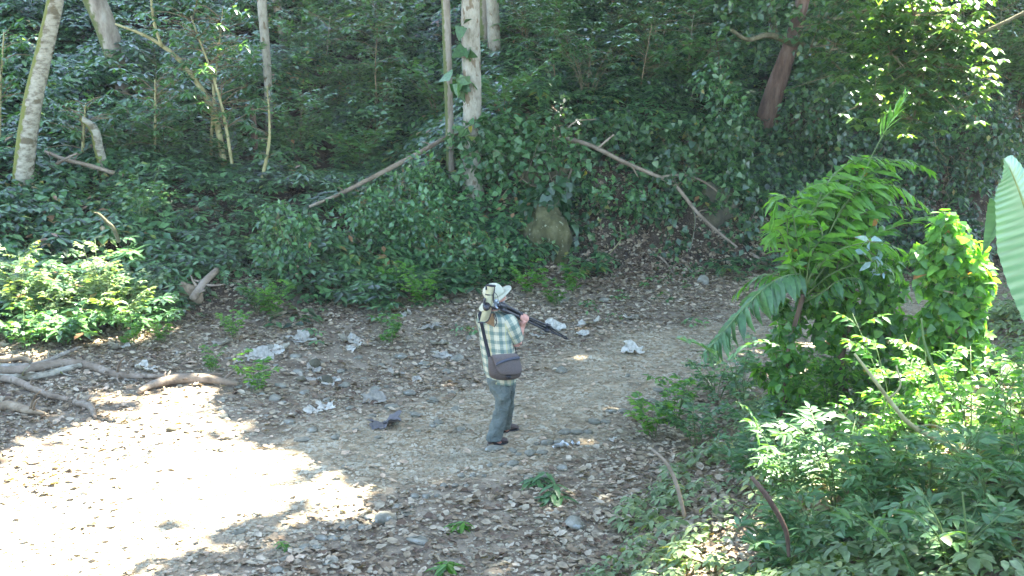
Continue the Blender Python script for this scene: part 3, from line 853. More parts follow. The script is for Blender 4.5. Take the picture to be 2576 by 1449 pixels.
# leafy crowns at the upper left: slim saplings with hand-like whorls of leaves
def sapling(label, base, top, Y, leafR, n, L, kind='lance', mat='leaf_hill', bark='bark_yellow', r=.035, group=None, seed=0, f0=.35, whorl=True, k=6, extra=None):
    rs = np.random.RandomState(seed)
    p0 = at(base[0], base[1], Y); g = gz(p0[0], p0[1]); p0[2] = min(g, p0[2])
    p1 = at(top[0], top[1], Y - .4)
    root = empty('sapling', p0); tag(root, label, 'sapling', group)
    mb = MB(); mid = (p0 + p1) / 2 + np.array([.08 * rs.randn(), 0, 0])
    pts = [p0 - [0, 0, .15], mid, p1]
    tube(mb, pts, [r, r * .8, r * .35], 7, seg=16, bump=.1, seed=seed); mb.build('stem', M[bark], root)
    C = catmull(np.array(pts), 40); fo = MB(); tw = MB()
    for j in range(n):
        b = C[int((f0 + (1 - f0) * rs.rand()) * 39)]; a = rs.rand() * 6.28; l = leafR * (.4 + .6 * rs.rand())
        e = b + np.array([math.cos(a) * l, math.sin(a) * l, l * (rs.rand() * .7 - .05)])
        tube(tw, [b, (b + e) / 2 + [0, 0, .1 * l], e], [r * .3, .004], 4, seg=5)
        a0 = rs.rand() * 6.28; bb = a0 + np.arange(k) * 6.28 / k + rs.randn(k) * .15
        D = np.stack([np.cos(bb), np.sin(bb), -.3 - .3 * rs.rand(k)], 1); LL = L * (.75 + .4 * rs.rand(k))
        leaves(fo, np.repeat(e[None], k, 0), D, np.stack([.3 * np.cos(bb), .3 * np.sin(bb), np.ones(k)], 1), LL, LL * .2, .2 + .5 * rs.rand(), kind)
        twig_leaves(fo, rs, np.array([b, (b + e) / 2, e]), 0, 6, L * .8, 'lo', .22, (.2, .8))
    tw.build('twig', M['twig'], root); fo.build('foliage', M[mat], root)
    return root
sapling('slender leafy sapling whose crown fills the gap between the crooked tree and the whitish one', (590, 385), (480, 40), 21.5, 1.1, 48, .21, seed=1)
sapling('sapling with broad drooping leaves near the top of the slope, above the forked yellowish one', (520, 330), (560, 30), 22.0, 1.0, 48, .21, seed=2)
sapling('sapling with pale hand-shaped leaves reaching in front of the slender whitish tree', (640, 400), (672, 215), 21.0, .42, 9, .19, 'lance', 'leaf_grey', seed=3, k=8)
sapling('dark leaved sapling filling the space beside the stout mottled trunk', (200, 380), (215, 260), 21.0, .7, 30, .18, seed=4)
sapling('sapling in deep shade beside the broken mossy trunk', (380, 400), (390, 200), 21.6, .8, 32, .18, seed=5)
sapling('leafy sapling at the very edge of the hillside, beyond the mottled trunk', (-10, 330), (10, 80), 21.5, .8, 30, .2, seed=6)
# thin straight stems above the vine bank
for i, (bx, by, tx, ty, Y, lab) in enumerate([
        (1392, 330, 1388, 120, 24.0, 'whip-thin straight sapling up the slope from the mossy boulder'),
        (1495, 300, 1480, 90, 24.5, 'thin upright sapling with sparse grey green leaves above the arching branch'),
        (1590, 350, 1640, 60, 24.2, 'slanting thin pale sapling with leaves along its top'),
        (1700, 330, 1745, 30, 25.0, 'tall thin sapling just beside the leaning red brown tree'),
        (1560, 330, 1545, 150, 26.0, 'short thin sapling with a tuft of leaves in the hazy gap'),
        (1420, 250, 1405, 20, 27.0, 'slim bare-stemmed sapling far up the hazy slope'),
        (1830, 330, 1800, 80, 25.0, 'sapling with a leaning stem close behind the red brown trunk'),
        (2120, 330, 2150, 40, 24.5, 'leafy sapling standing in the creepers beyond the forked tree'),
        (2330, 300, 2300, 40, 24.0, 'leafy sapling with bright leaves at the upper bend of the bank'),
        (2500, 330, 2520, 20, 25.0, 'dark sapling above the damp rock face'),
        (960, 300, 950, 60, 26.0, 'sapling with drooping leaves upslope of the long leaning branch'),
        (820, 260, 830, 40, 27.0, 'slim leafy sapling between the thin pale tree and the pole-like one'),
        (1310, 200, 1320, 10, 28.0, 'thin sapling just beyond the smooth light tree')]):
    sapling(lab, (bx, by), (tx, ty), Y, .8, 26, .19, seed=20 + i, r=.02, bark='bark_grey' if i % 2 else 'twig', f0=.3, k=5)

# forked yellowish sapling
Y = 21.8
root = empty('forked_sapling', at(563, 392, Y)); tag(root, 'yellowish ringed sapling forking low, one long arm slanting up to the crooked tree', 'sapling')
for i, (pp, rr, pn) in enumerate([([(563, 395), (548, 320), (528, 262), (490, 200), (440, 140), (370, 92), (290, 60)], [.06, .06, .055, .05, .042, .035, .022], 'trunk'),
        ([(548, 325), (540, 270), (536, 210)], [.04, .038, .02], 'limb'), ([(408, 118), (388, 60), (378, -20)], [.03, .028, .02], 'limb')]):
    mb = MB(); tube(mb, [at(x, y, Y - .05 * i) - ([0, 0, .2] if (k == 0 and i == 0) else [0, 0, 0]) for k, (x, y) in enumerate(pp)], rr, 9, bump=.12, seed=i)
    mb.build(pn, M['bark_yellow'], root)

def stick(name, label, pts, Y, rad, mat, cat='branch', dY=None, sides=8, bump=.12, seed=0, side=(), group=None):
    Ys = Y if hasattr(Y, '__len__') else [Y] * len(pts)
    P = [at(x, y, yy) for (x, y), yy in zip(pts, Ys)]
    b = P[0]
    root = empty(name, b); tag(root, label, cat, group)
    mb = MB(); tube(mb, P, rad, sides, seg=len(P) * 7, bump=bump, seed=seed)
    if name in ('fallen_branch', 'dead_root', 'dead_log'):      # broken stubs and knots
        rs = np.random.RandomState(seed + 500); C = catmull(np.array(P), 60); D = unit(np.gradient(C, axis=0)); r0 = float(np.mean(rad))
        for k in range(5):
            i = int(6 + 48 * rs.rand()); v = rs.randn(3); v = unit(v - D[i] * np.dot(v, D[i]) + [0, -.3, .4]); l = r0 * (1.5 + 5 * rs.rand() ** 2)
            tube(mb, [C[i], C[i] + v * l * .6 + D[i] * l * .2, C[i] + v * l + D[i] * l * .6], [r0 * .45, r0 * .3, r0 * .14], 5, seg=4, bump=.2, seed=k)
    mb.build('main_stem', mat, root)
    for k, (pp, rr) in enumerate(side):
        mb = MB(); tube(mb, [at(x, y, (Ys[len(Ys) // 2])) for x, y in pp], rr, 6, seg=len(pp) * 5, bump=bump, seed=seed + k + 1); mb.build('side_branch', mat, root)
    return root
def onhill(pts, up=.05):
    return [float(hit(x, y)[1]) - up for x, y in pts]
stick('broken_trunk', 'short broken mossy trunk bent at its snapped top, beside the crossed dead sticks', [(268, 478), (262, 430), (248, 370), (236, 325), (205, 298)], 20.6, [.10, .095, .09, .085, .05], M['bark_pale'], 'dead tree', seed=3)
stick('snapped_stem', 'short red brown peeling stem broken off beside the slender whitish tree', [(640, 412), (640, 350), (636, 290), (634, 265)], 22.8, [.075, .07, .065, .04], M['bark_red'], 'dead tree', seed=4)
stick('fallen_branch', 'fallen dead stick crossing another at the foot of the mottled tree', [(112, 380), (160, 400), (230, 418), (310, 442)], 20.4, [.03, .04, .045, .04], M['dead_wood'], seed=5)
stick('fallen_branch', 'thin dead stick propped against the foot of the mottled tree', [(60, 455), (110, 430), (165, 400), (195, 385)], 20.2, [.03, .03, .028, .015], M['dead_wood'], seed=6)
stick('fallen_branch', 'long pale branch slanting down from the thick trunk into the undergrowth', [(1185, 320), (1120, 348), (1040, 392), (940, 445), (850, 490), (778, 520)], [22.4, 21.8, 21.2, 20.7, 20.3, 19.9], [.036, .046, .046, .043, .038, .028], M['dead_wood'], bump=.2, seed=7, side=[([(800, 510), (785, 525), (776, 545)], [.02, .012])])
stick('fallen_branch', 'long forked branch sliding down the vine covered bank to the soil', [(1385, 345), (1440, 352), (1500, 372), (1570, 408), (1660, 446), (1700, 468), (1750, 530), (1800, 578), (1855, 622)], [22, 21.6, 21.4, 21.2, 21, 20.9, 20.7, 20.5, 20.4],
      [.028, .042, .046, .046, .042, .038, .033, .028, .018], M['dead_wood'], bump=.2, seed=8, side=[([(1665, 446), (1700, 440), (1750, 448), (1790, 470), (1812, 490)], [.03, .026, .022, .008]), ([(1505, 372), (1530, 350), (1545, 338)], [.025, .015]), ([(1570, 405), (1590, 420), (1605, 445)], [.02, .01]), ([(1420, 330), (1450, 305), (1500, 300)], [.02, .01])])
stick('dead_log', 'dark rotten log lying in the low leaves of the slope', [(440, 560), (480, 530), (545, 514)], onhill([(440, 560), (480, 530), (545, 514)], .05), [.025, .04, .045], M['clod'], 'log', seed=9)
stick('twisted_root', 'twisted brown root poking from the shaded leaves', [(300, 610), (285, 575), (270, 560), (250, 540), (236, 535)], 17.4, [.035, .032, .03, .022, .012], M['bark_mossy'], 'root', seed=10)
stick('dead_log', 'short grey cut log pointing uphill from the brown rotten clod', [(484, 752), (512, 712), (545, 680)], onhill([(484, 800), (512, 765), (545, 735)], .0), [.06, .06, .055], M['dead_wood'], 'log', seed=11, bump=.05)
# logs and roots at the edge of the sunlit patch
for i, (lab, pts, rad, mt) in enumerate([
        ('curved brown log rising from the litter and bending down towards the sunny patch', [(-40, 935), (60, 930), (150, 915), (220, 918), (290, 940), (360, 948)], [.06, .06, .055, .05, .045, .03], 'dead_wood'),
        ('thick grey root lying lowest of the tangle, ending by the sunny patch', [(-40, 950), (30, 955), (80, 975), (130, 996), (170, 1005)], [.05, .05, .05, .045, .03], 'dead_wood'),
        ('mossy pale root curling between the two thicker ones', [(-20, 948), (40, 952), (100, 945), (160, 930), (205, 918)], [.05, .055, .05, .04, .03], 'bark_pale'),
        ('dark forked root reaching over the tangle up into the leaves', [(-30, 918), (40, 922), (100, 915), (160, 890), (205, 872)], [.04, .045, .04, .03, .015], 'bark_grey'),
        ('half buried brown root end at the rim of the clearing', [(-50, 895), (0, 905), (50, 900), (80, 910)], [.05, .05, .04, .02], 'clod'),
        ('sun bleached log, brightly lit, lying along the edge of the glare', [(350, 985), (390, 966), (450, 955), (520, 954), (600, 966)], [.035, .06, .07, .06, .03], 'dead_wood'),
        ('thin weathered root running on from the bleached log', [(300, 938), (370, 946), (440, 945), (560, 940)], [.02, .03, .03, .015], 'dead_wood'),
        ('rotting flat log end half under dead leaves beside the glare', [(-30, 1030), (20, 1020), (60, 1030), (110, 1040)], [.05, .06, .05, .02], 'clod'),
        ('broken knobbly stub standing where the lowest root meets the sun', [(190, 1010), (225, 1022), (240, 1050)], [.045, .05, .02], 'dead_wood')]):
    ys = onhill([(x, y + 12) for x, y in pts], 0.0)
    stick('dead_root' if i not in (0, 5, 7) else 'dead_log', lab, pts, ys, rad, M[mt], 'root' if i not in (0, 5, 7) else 'log', seed=30 + i, bump=.18)
# roots and twigs hanging from the bare bank
for i, (lab, pts, w) in enumerate([
        ('pale root dangling from the bare bank above the dead leaves', [(1560, 565), (1562, 600), (1540, 630), (1505, 665), (1475, 690)], .012),
        ('short hooked root standing out of the soil bank', [(1545, 600), (1548, 640), (1556, 668)], .010),
        ('looped yellowish root under the palm fronds at the bank', [(1905, 585), (1935, 580), (1952, 600), (1935, 640), (1950, 665)], .02),
        ('forked pale root hugging the soil beside the looped one', [(1850, 590), (1880, 600), (1908, 590), (1915, 560)], .016),
        ('knobbly root running down the bank to the path edge', [(1640, 640), (1665, 650), (1690, 680), (1700, 700)], .02),
        ('thick yellowish root slanting to the ground at the end of the bare bank', [(1895, 640), (1925, 665), (1945, 700), (1950, 725)], .035),
        ('arched dry twig above the forked fallen branch', [(1425, 330), (1448, 308), (1480, 300), (1515, 303)], .012),
        ('brown root at the upper rim of the damp hollow', [(1875, 435), (1855, 460), (1850, 490)], .03),
        ('short curved root by the mossy boulder, yellow with moss', [(1365, 690), (1372, 655), (1385, 640), (1400, 636)], .018),
        ('thin dry twig crossing the litter below the bare bank', [(1740, 700), (1800, 690), (1860, 700)], .008)]):
    ys = [float(hit(x, y)[1]) - .10 for x, y in pts]
    stick('hanging_root' if 'twig' not in lab else 'dry_twig', lab, pts, ys, [w, w * 1.1, w * .9, w * .5], M['dead_wood' if i % 3 else 'bark_yellow'], 'root' if 'twig' not in lab else 'twig', seed=60 + i, sides=6)

_r = np.random.RandomState(91)
for i in range(30):        # dry lianas and bare twigs tangled in the creepers
    x = 1230 + 1300 * _r.rand(); y = 250 + 330 * _r.rand(); dx = 60 * _r.randn(); dy = 50 + 90 * _r.rand()
    pts = [(x, y), (x + dx * .3 + 12 * _r.randn(), y + dy * .35), (x + dx * .7 + 12 * _r.randn(), y + dy * .7), (x + dx, y + dy)]
    ys = [float(hit(a, min(b, 640))[1]) - .22 - .2 * _r.rand() for a, b in pts]
    w = .006 + .010 * _r.rand()
    stick('liana', place_label(('thin dry liana', 'bare hanging twig', 'pale looping liana')[i % 3], x, y), pts, ys, [w, w * 1.1, w * .9, w * .6], M[('dead_wood', 'bark_yellow', 'bark_grey')[i % 3]], 'liana', sides=5, seed=300 + i)
# ------------------------------------------------------------------ rocks
def rock(name, label, px, py, w, h=.7, mat='rock', dp=.8, seed=0, sink=.25, cat='rock', amp=.22, sub=3, Y=None, group=None, rz=None, Yoff=0):
    """w: width in pixels"""
    import bmesh
    p = hit(px, py) if Y is None else at(px, py, Y)
    f = p[1] * CP - (p[2] - CAMZ) * SP
    W_ = w * f / FPX
    bm = bmesh.new(); bmesh.ops.create_icosphere(bm, subdivisions=sub, radius=.5)
    o3 = Vector((seed * 3.7, seed * 1.3, seed * 7.1))
    for v in bm.verts:
        n1 = mnoise.noise(v.co * 2.2 + o3); n2 = mnoise.noise(v.co * 6 + o3)
        v.co *= 1 + amp * 1.6 * n1 + amp * .5 * n2
        v.co.z = max(v.co.z, -.35)
        v.co = Vector((v.co.x * W_, v.co.y * W_ * dp, v.co.z * W_ * h))
    me = bpy.data.meshes.new(name); bm.to_mesh(me); bm.free()
    for q in me.polygons: q.use_smooth = True
    me.materials.append(M[mat])
    o = bpy.data.objects.new(name, me); COL.objects.link(o)
    z = gz(p[0], p[1]) if Y is None else p[2]
    o.location = (p[0], p[1] + (W_ * dp * .3 if Y is None else 0) + Yoff, z + (W_ * h * (.35 - sink) if Y is None else 0))
    o.rotation_euler = (0, 0, (seed * 2.4) % 6.28 if rz is None else rz)
    tag(o, label, cat, group)
    return o
rock('boulder', 'mossy yellow green boulder flecked with lichen, under hanging creepers', 1376, 600, 115, 1.55, 'rock_moss', .8, 2, sink=0, cat='boulder', amp=.26, sub=5, Y=20.55, rz=0)
rock('boulder', 'tall earthy boulder draped with leaves, directly above the lichen flecked one', 1360, 470, 200, 1.1, 'rock_dark', .8, 12, sink=0, cat='boulder', sub=4, Y=21.9, rz=0.3)
rock('boulder', 'dull brown boulder set in the bank beyond the forked fallen branch', 1772, 425, 100, 1.2, 'rock_moss', .8, 3, sink=0.0, cat='boulder', sub=4, Y=22.3, rz=0)
rock('boulder', 'dark green stained boulder low in the bank, below the dull brown one', 1795, 535, 120, 1.3, 'rock_dark', .8, 4, sink=.0, cat='boulder', sub=4, Y=21.7, rz=.4)
rock('boulder', 'big dark damp boulder at the bend of the path, below the creepers', 2545, 650, 190, 1.0, 'rock_dark', .9, 5, sink=.0, cat='boulder', sub=4, Y=24.5, rz=.2)
rock('rotten_clod', 'brown rotten wood clod with ragged pale edge at the end of the grey log', 480, 765, 74, .85, 'clod', .8, 6, sink=.0, cat='rotten stump', amp=.35, Yoff=-.15)
ROCKS = [(968, 1320, 62, 'rounded pale stone half sunk in dead leaves, largest one nearby', .6), (690, 1010, 30, 'small whitish angular stone beside the green seedling', .7), (820, 965, 48, 'dark flat stone under the upright grey dry leaf', .5), (790, 925, 40, 'very dark round stone just behind a pale dry leaf', .6),
         (1150, 910, 40, 'dark mossy stone in the middle of the litter, upper of two', .5), (870, 975, 34, 'mossy flat stone ringed by grey leaves', .45), (640, 975, 60, 'broad dark stone at the foot of the green seedling', .4), (1412, 940, 36, 'grey stone on the pebbly track beyond the bag', .6), (1580, 950, 20, 'small round stone alone on the dusty track', .6),
         (945, 985, 30, 'small grey green stone by the crumpled leaves', .5), (1020, 1300, 34, 'flat pale stone just beyond the largest rounded one', .35), (900, 1275, 30, 'grey flat stone at the rim of the glare', .4), (1180, 855, 24, 'small tan stone among brown leaves', .5), (1243, 1135, 46, 'flat stone just in front of the shoe', .3),
         (1415, 1185, 32, 'stone wedged beneath the torn white scrap', .6), (1290, 1140, 26, 'dull stone beside the flat one by the shoe', .4), (1370, 1210, 44, 'pale wedge shaped stone at the edge of the plants', .5), (1330, 1208, 30, 'light stone with a pointed end, one of a close pair', .5), (760, 1110, 40, 'thin slab catching the edge of the sunlight', .25),
         (1050, 1370, 60, 'dark broad stone low in the litter near the lone grass blade', .3), (830, 1420, 56, 'pale tan slab lying in the leaves at the very bottom', .25), (600, 1345, 40, 'half lit flat slab near the glare', .25), (700, 1440, 50, 'grey slab beside the bright fringe at the bottom', .3), (870, 1180, 30, 'grey green slab on the pebbles in shade', .3),
         (1445, 1330, 60, 'whitish stone at the foot of the sunlit weeds', .5), (330, 1060, 40, 'brown stone lying in the sun beside the bleached log', .5), (430, 1085, 28, 'small dark brown lump in the glare', .5), (1150, 765, 34, 'dark stone at the base of the shaded plants, behind the scope', .6), (1770, 715, 36, 'round mossy stone under the bare bank', .8),
         (1370, 840, 30, 'flattish pale stone under the tripod feet', .3), (1520, 760, 30, 'dusky stone at the far edge of the track', .5), (1560, 1040, 26, 'thin grey stone on the near edge of the track', .3), (1090, 1075, 26, 'thin pale stone near the torn purple rag', .3), (560, 1135, 34, 'low slab on the border of the glare', .25)]
for i, (x, y, w, lab, h) in enumerate(ROCKS):
    rock('rock', lab, x, y, w, h, 'rock' if i not in (3, 26, 27, 2) else 'rock_dark', .75, 20 + i, sink=.12, sub=2, amp=.28)
for i in range(105):
    x = 560 + 1300 * ((i * .618) % 1); y = 860 + 560 * ((i * .381 + .13) % 1)
    if i >= 60: x = 540 + 640 * ((i * .618) % 1); y = 890 + 220 * ((i * .417 + .2) % 1)
    if 1180 < x < 1330 and y < 1130: continue
    if x > 1250 + (1449 - y) * 1.1: continue
    rock('stone', place_label(('small grey stone', 'small weathered stone', 'half buried stone', 'flat pale stone', 'little angular stone')[i % 5], x, y), x, y, 16 + 20 * ((i * .77) % 1), .45, 'rock', .8, 100 + i, sink=.12, sub=2, amp=.3, group='small stones strewn over the path')

# ------------------------------------------------------------------ pale crumpled dry leaves and scraps
def crumple(name, label, px, py, w, seed, mat='grey_leaf', cat='dry leaf', lobes=5, hgt=.32, group=None, yaw=0):
    rs = np.random.RandomState(seed)
    p = hit(px, py); f = p[1] * CP - (p[2] - CAMZ) * SP; R = .5 * w * f / FPX
    n, m = 36, 7; V = [(0, 0, .15 * R)]
    a = np.linspace(0, 2 * np.pi, n, endpoint=False); ph = rs.rand(5) * 6.28
    edge = .55 + .45 * np.abs(np.sin(a * lobes / 2 + ph[0])) ** .6 + .1 * rs.randn(n)
    for j in range(1, m):
        r = j / (m - 1)
        z = hgt * R * (np.sin(a * 2 + ph[1]) * r ** 2 + .7 * np.sin(a * 3 + ph[2] + 3 * r) * r + .5 * np.sin(a * 7 + ph[3]) * r ** 2 * .7 + .25 * rs.randn(n) * r) + .35 * R * r ** 3 * (np.sin(a + ph[4]) > .2)
        V += list(zip(R * r * edge * np.cos(a), .8 * R * r * edge * np.sin(a), z))
    V = np.array(V); V[:, 2] -= np.percentile(V[:, 2], 12)
    q = [(1 + j * n + i, 1 + j * n + (i + 1) % n, 1 + (j + 1) * n + (i + 1) % n, 1 + (j + 1) * n + i) for j in range(m - 2) for i in range(n)]
    t = [(0, 1 + i, 1 + (i + 1) % n) for i in range(n)]
    V += [p[0], p[1], gz(p[0], p[1]) + .02]
    mb = MB(); mb.add(V, q, t, rs.rand() * .9)
    o = mb.build(name, M[mat], origin=(p[0], p[1], gz(p[0], p[1])))
    return tag(o, label, cat, group)
M['rag'] = plain('purple_brown_rag', (.105, .098, .095), .8)
M['scrap'] = plain('dirty_white_scrap', (.55, .57, .55), .6)
GL = [(790, 935, 44, 'upright fan of pale grey dry leaf behind a dark stone', .9), (770, 960, 50, 'broad whitish curled leaf beside a dark flat stone', .5), (830, 965, 44, 'pale leaf draped in folds near the dark flat stone', .4), (820, 1030, 60, 'largest pair of crumpled silvery leaves, at the edge of the pebbles', .7), (790, 1040, 40, 'thin silvery leaf with pointed folds beside the largest crumpled one', .6),
      (945, 1012, 64, 'flat folded whitish leaf lying alone on the dirt', .4), (1050, 960, 36, 'pointed grey leaf at the end of a brown twig', .5), (1000, 945, 40, 'grey curl with a dark hollow below it', .6), (650, 905, 70, 'wide spread of pale torn leaves near the green edge', .5), (605, 915, 40, 'pale scalloped leaf at the margin of the weeds', .5),
      (700, 885, 50, 'ragged grey leaf patch by the upper litter', .4), (760, 862, 60, 'whitish crumpled heap below the dark bushes', .5), (720, 855, 44, 'greyish crumple under the edge of the shrubs', .5), (885, 862, 50, 'pale leaf lifted on its stalk like a small table', .9), (890, 880, 40, 'white curled leaf under the lifted one', .6),
      (1020, 795, 32, 'upright pale leaf standing like a tooth before the shrubs', 1.3), (1085, 830, 50, 'broken silvery leaf pieces behind the strap', .4), (1110, 870, 46, 'silvery flakes of leaf in the upper litter', .4), (1110, 900, 60, 'scattered silver leaf beside the strap', .4), (1420, 762, 40, 'pale leaf caught upright on a seedling beneath the bank', 1.2),
      (1478, 820, 50, 'pale crumpled leaf beyond the tripod feet', .7), (1465, 845, 40, 'grey leaf fragment right at the tripod feet', .4), (1590, 890, 60, 'winged white leaf lying on the open track', .6), (1390, 830, 54, 'whitish leaf seen just past the hand', .5), (1350, 850, 40, 'grey leaf below the tripod legs', .4), (1590, 805, 44, 'faint grey leaf scrap on the far track', .3),
      (205, 805, 60, 'large ragged grey leaf hanging on the weeds by the sunlit bush', 1.0), (240, 830, 44, 'torn grey leaf tip just under the largest ragged one', .6), (455, 895, 26, 'small silver leaf in the dim litter', .6), (370, 930, 50, 'pale leaf resting behind the thin weathered root', .5), (330, 960, 50, 'pale folded leaf leaning on the brown log', .6),
      (1215, 722, 26, 'grey scrap of leaf hanging just behind the hat', 1.0), (560, 870, 44, 'dull grey leaf in the weeds near the litter edge', .5), (300, 880, 60, 'grey brown leaf heap under the weeds', .5), (1540, 1110, 24, 'small pale leaf on the near edge of the track', .4)]
for i, (x, y, w, lab, h) in enumerate(GL):
    crumple('dry_leaf', lab, x, y, w * (1.2 if i % 3 else .9), 200 + i, lobes=3 + i % 5, hgt=h * .30)
crumple('torn_rag', 'torn purple brown rag lying flat on the pebbles', 968, 1072, 96, 300, 'rag', 'rag', 4, .12)
crumple('dry_leaf', 'small whitish rolled leaf resting on the purple brown rag', 993, 1062, 30, 301, 'grey_leaf', 'dry leaf', 3, .3)
crumple('white_scrap', 'torn white scrap lying on a stone at the edge of the plants', 1412, 1130, 46, 302, 'scrap', 'scrap', 4, .25)
crumple('white_scrap', 'smaller white scrap beside the torn one, over dark leaves', 1446, 1122, 28, 303, 'scrap', 'scrap', 3, .2)
TW = [[(1085, 1020), (1140, 1022), (1200, 1018)], [(1060, 900), (1120, 895), (1160, 905)], [(640, 1130), (700, 1120), (740, 1128)], [(1390, 1110), (1400, 1090), (1430, 1065)], [(880, 1030), (850, 1010), (835, 1000)], [(1050, 1260), (1110, 1250), (1180, 1220)], [(1300, 990), (1350, 985), (1420, 992)], [(1120, 1020), (1150, 990), (1165, 960)]]
for i, pts in enumerate(TW):
    ys = [float(hit(x, y)[1]) - .015 for x, y in pts]
    stick('dry_twig', ['straight thin twig lying on the bare dirt beside the man', 'fine twig in the upper litter behind the man', 'thin twig at the rim of the glare', 'curved pale twig standing off the ground beyond the shoes', 'tiny twig by the silvery leaves', 'arched twig in the leaves by the seedlings', 'dark twig across the pebbles beyond the bag', 'short twig pointing at the folded whitish leaf'][i], pts, ys, [.006, .008, .004], M['twig'], 'twig', sides=5, seed=i)

# ------------------------------------------------------------------ the man
import bmesh
PZ = hit(1255, 1119)
PY = float(PZ[1])
def z1(a, b, dy=0.0):
    """point from the enlarged crop of the man: a, b in thirds of a picture unit"""
    return at(1127 + a / 3.0, 676.2 + b / 3.0, PY + dy)
K1 = (PY * CP + 3.0 * SP) / FPX / 3.0        # metres per crop unit
FV = np.array([.8, .6, 0]); RV = np.array([.6, -.8, 0]); UP = np.array([0, 0, 1.0])

def plaid():
    m, nt, N, L = nodes('plaid_cotton')
    uv = N.new('ShaderNodeUVMap'); uv.uv_map = 'UVMap'; sx = N.new('ShaderNodeSeparateXYZ'); L.new(uv.outputs[0], sx.inputs[0])
    def bar(out, period, width, shift=0.0):
        a = N.new('ShaderNodeMath'); a.operation = 'MULTIPLY_ADD'; L.new(out, a.inputs[0]); a.inputs[1].default_value = 1 / period; a.inputs[2].default_value = shift + 20
        f = N.new('ShaderNodeMath'); f.operation = 'FRACT'; L.new(a.outputs[0], f.inputs[0])
        c = N.new('ShaderNodeMath'); c.operation = 'LESS_THAN'; L.new(f.outputs[0], c.inputs[0]); c.inputs[1].default_value = width
        return c.outputs[0]
    u, v = sx.outputs[0], sx.outputs[1]
    col = None
    def mixc(prev, fac_out, fac, c):
        k = N.new('ShaderNodeMath'); k.operation = 'MULTIPLY'; L.new(fac_out, k.inputs[0]); k.inputs[1].default_value = fac
        mx = N.new('ShaderNodeMixRGB'); L.new(k.outputs[0], mx.inputs[0]); mx.inputs[2].default_value = (*c, 1)
        if prev is None: mx.inputs[1].default_value = (.46, .43, .30, 1)
        else: L.new(prev, mx.inputs[1])
        return mx.outputs[0]
    col = mixc(None, bar(u, .088, .42), .62, (.06, .14, .13))
    col = mixc(col, bar(v, .096, .40), .58, (.05, .12, .11))
    col = mixc(col, bar(u, .088, .06, .35), .5, (.52, .51, .40))
    col = mixc(col, bar(v, .096, .06, .3), .4, (.50, .49, .38))
    col = mixc(col, bar(u, .176, .07, .12), .5, (.45, .42, .16))
    p = N.new('ShaderNodeBsdfPrincipled'); L.new(col, p.inputs['Base Color']); p.inputs['Roughness'].default_value = .9
    p.inputs['Specular IOR Level'].default_value = .15
    tc = N.new('ShaderNodeTexCoord'); nz = N.new('ShaderNodeTexNoise'); nz.inputs['Scale'].default_value = 9; L.new(tc.outputs['Object'], nz.inputs['Vector'])
    b = N.new('ShaderNodeBump'); b.inputs['Strength'].default_value = .5; b.inputs['Distance'].default_value = .02; L.new(nz.outputs[0], b.inputs['Height']); L.new(b.outputs[0], p.inputs['Normal'])
    o = N.new('ShaderNodeOutputMaterial'); L.new(p.outputs[0], o.inputs[0])
    return m
M['plaid'] = plaid()
M['skin'] = plain('sunburnt_skin', (.52, .25, .18), .55, 0, .1, 40, .12)
M['trouser'] = plain('faded_teal_cotton', (.125, .145, .125), .92, 0, 1.0, 12, .22, .15)
M['hat'] = plain('cream_cloth', (.42, .42, .31), .9, 0, .25, 25, .06, .15)
M['beard'] = plain('grey_beard', (.42, .40, .38), .9, 0, .8, 90, .3)
M['shoe'] = plain('dark_brown_leather', (.065, .045, .038), .6, 0, .4, 30, .25)
M['sole'] = plain('black_rubber', (.02, .02, .02), .8)
M['black'] = plain('black_plastic', (.022, .022, .024), .38, 0, .1, 60, .2)
M['strap'] = plain('black_webbing', (.018, .018, .022), .85)
M['canvas'] = plain('grey_brown_canvas', (.150, .122, .108), .9, 0, .3, 60, .12, .15)
M['canvas_side'] = plain('brown_canvas', (.118, .092, .076), .9, 0, .3, 60, .12, .15)
M['band'] = plain('slate_grey_webbing', (.075, .078, .095), .85)
M['case_cloth'] = plain('tan_scope_case', (.36, .33, .19), .85, 0, .2, 30, .08)
M['case_brown'] = plain('brown_case_lining', (.22, .13, .06), .8)
M['metal'] = plain('blued_steel', (.35, .40, .46), .3, .8, .05)
M['gloss'] = plain('glossy_black', (.02, .018, .02), .12, 0, 0.02)

def loft(mb, rings, n=26, wr=0.0, seed=0, cap=True, e1=None, e2=None):
    """rings: (centre, half size along e1, half size along e2)"""
    rs = np.random.RandomState(seed); V = []; UV = []; L = 0
    a = np.linspace(0, 2 * np.pi, n, endpoint=False); C = np.array([r[0] for r in rings])
    rr = np.mean([(r[1] + r[2]) / 2 for r in rings])
    for i, r in enumerate(rings):
        x, y = (r[3], r[4]) if len(r) > 3 else (e1, e2)
        if i: L += np.linalg.norm(C[i] - C[i - 1])
        w = 1 + wr * (np.sin(a * 3 + L * 19 + seed) + .7 * np.sin(a * 5 - L * 31 + 2 * seed) + .5 * np.sin(a * 2 + L * 47))
        V.append(C[i] + (r[1] * w * np.cos(a))[:, None] * x + (r[2] * w * np.sin(a))[:, None] * y)
        UV += [(t * rr, L) for t in a]
    V = np.concatenate(V); m = len(rings)
    q = [(i * n + j, i * n + (j + 1) % n, (i + 1) * n + (j + 1) % n, (i + 1) * n + j) for i in range(m - 1) for j in range(n)]
    t = []
    if cap:
        V = np.vstack([V, C[0], C[-1]]); UV += [(0, 0), (0, L)]; A, B = len(V) - 2, len(V) - 1
        t = [(A, (j + 1) % n, j) for j in range(n)] + [(B, (m - 1) * n + j, (m - 1) * n + (j + 1) % n) for j in range(n)]
    mb.add(V, q, t, .5, UV); return mb

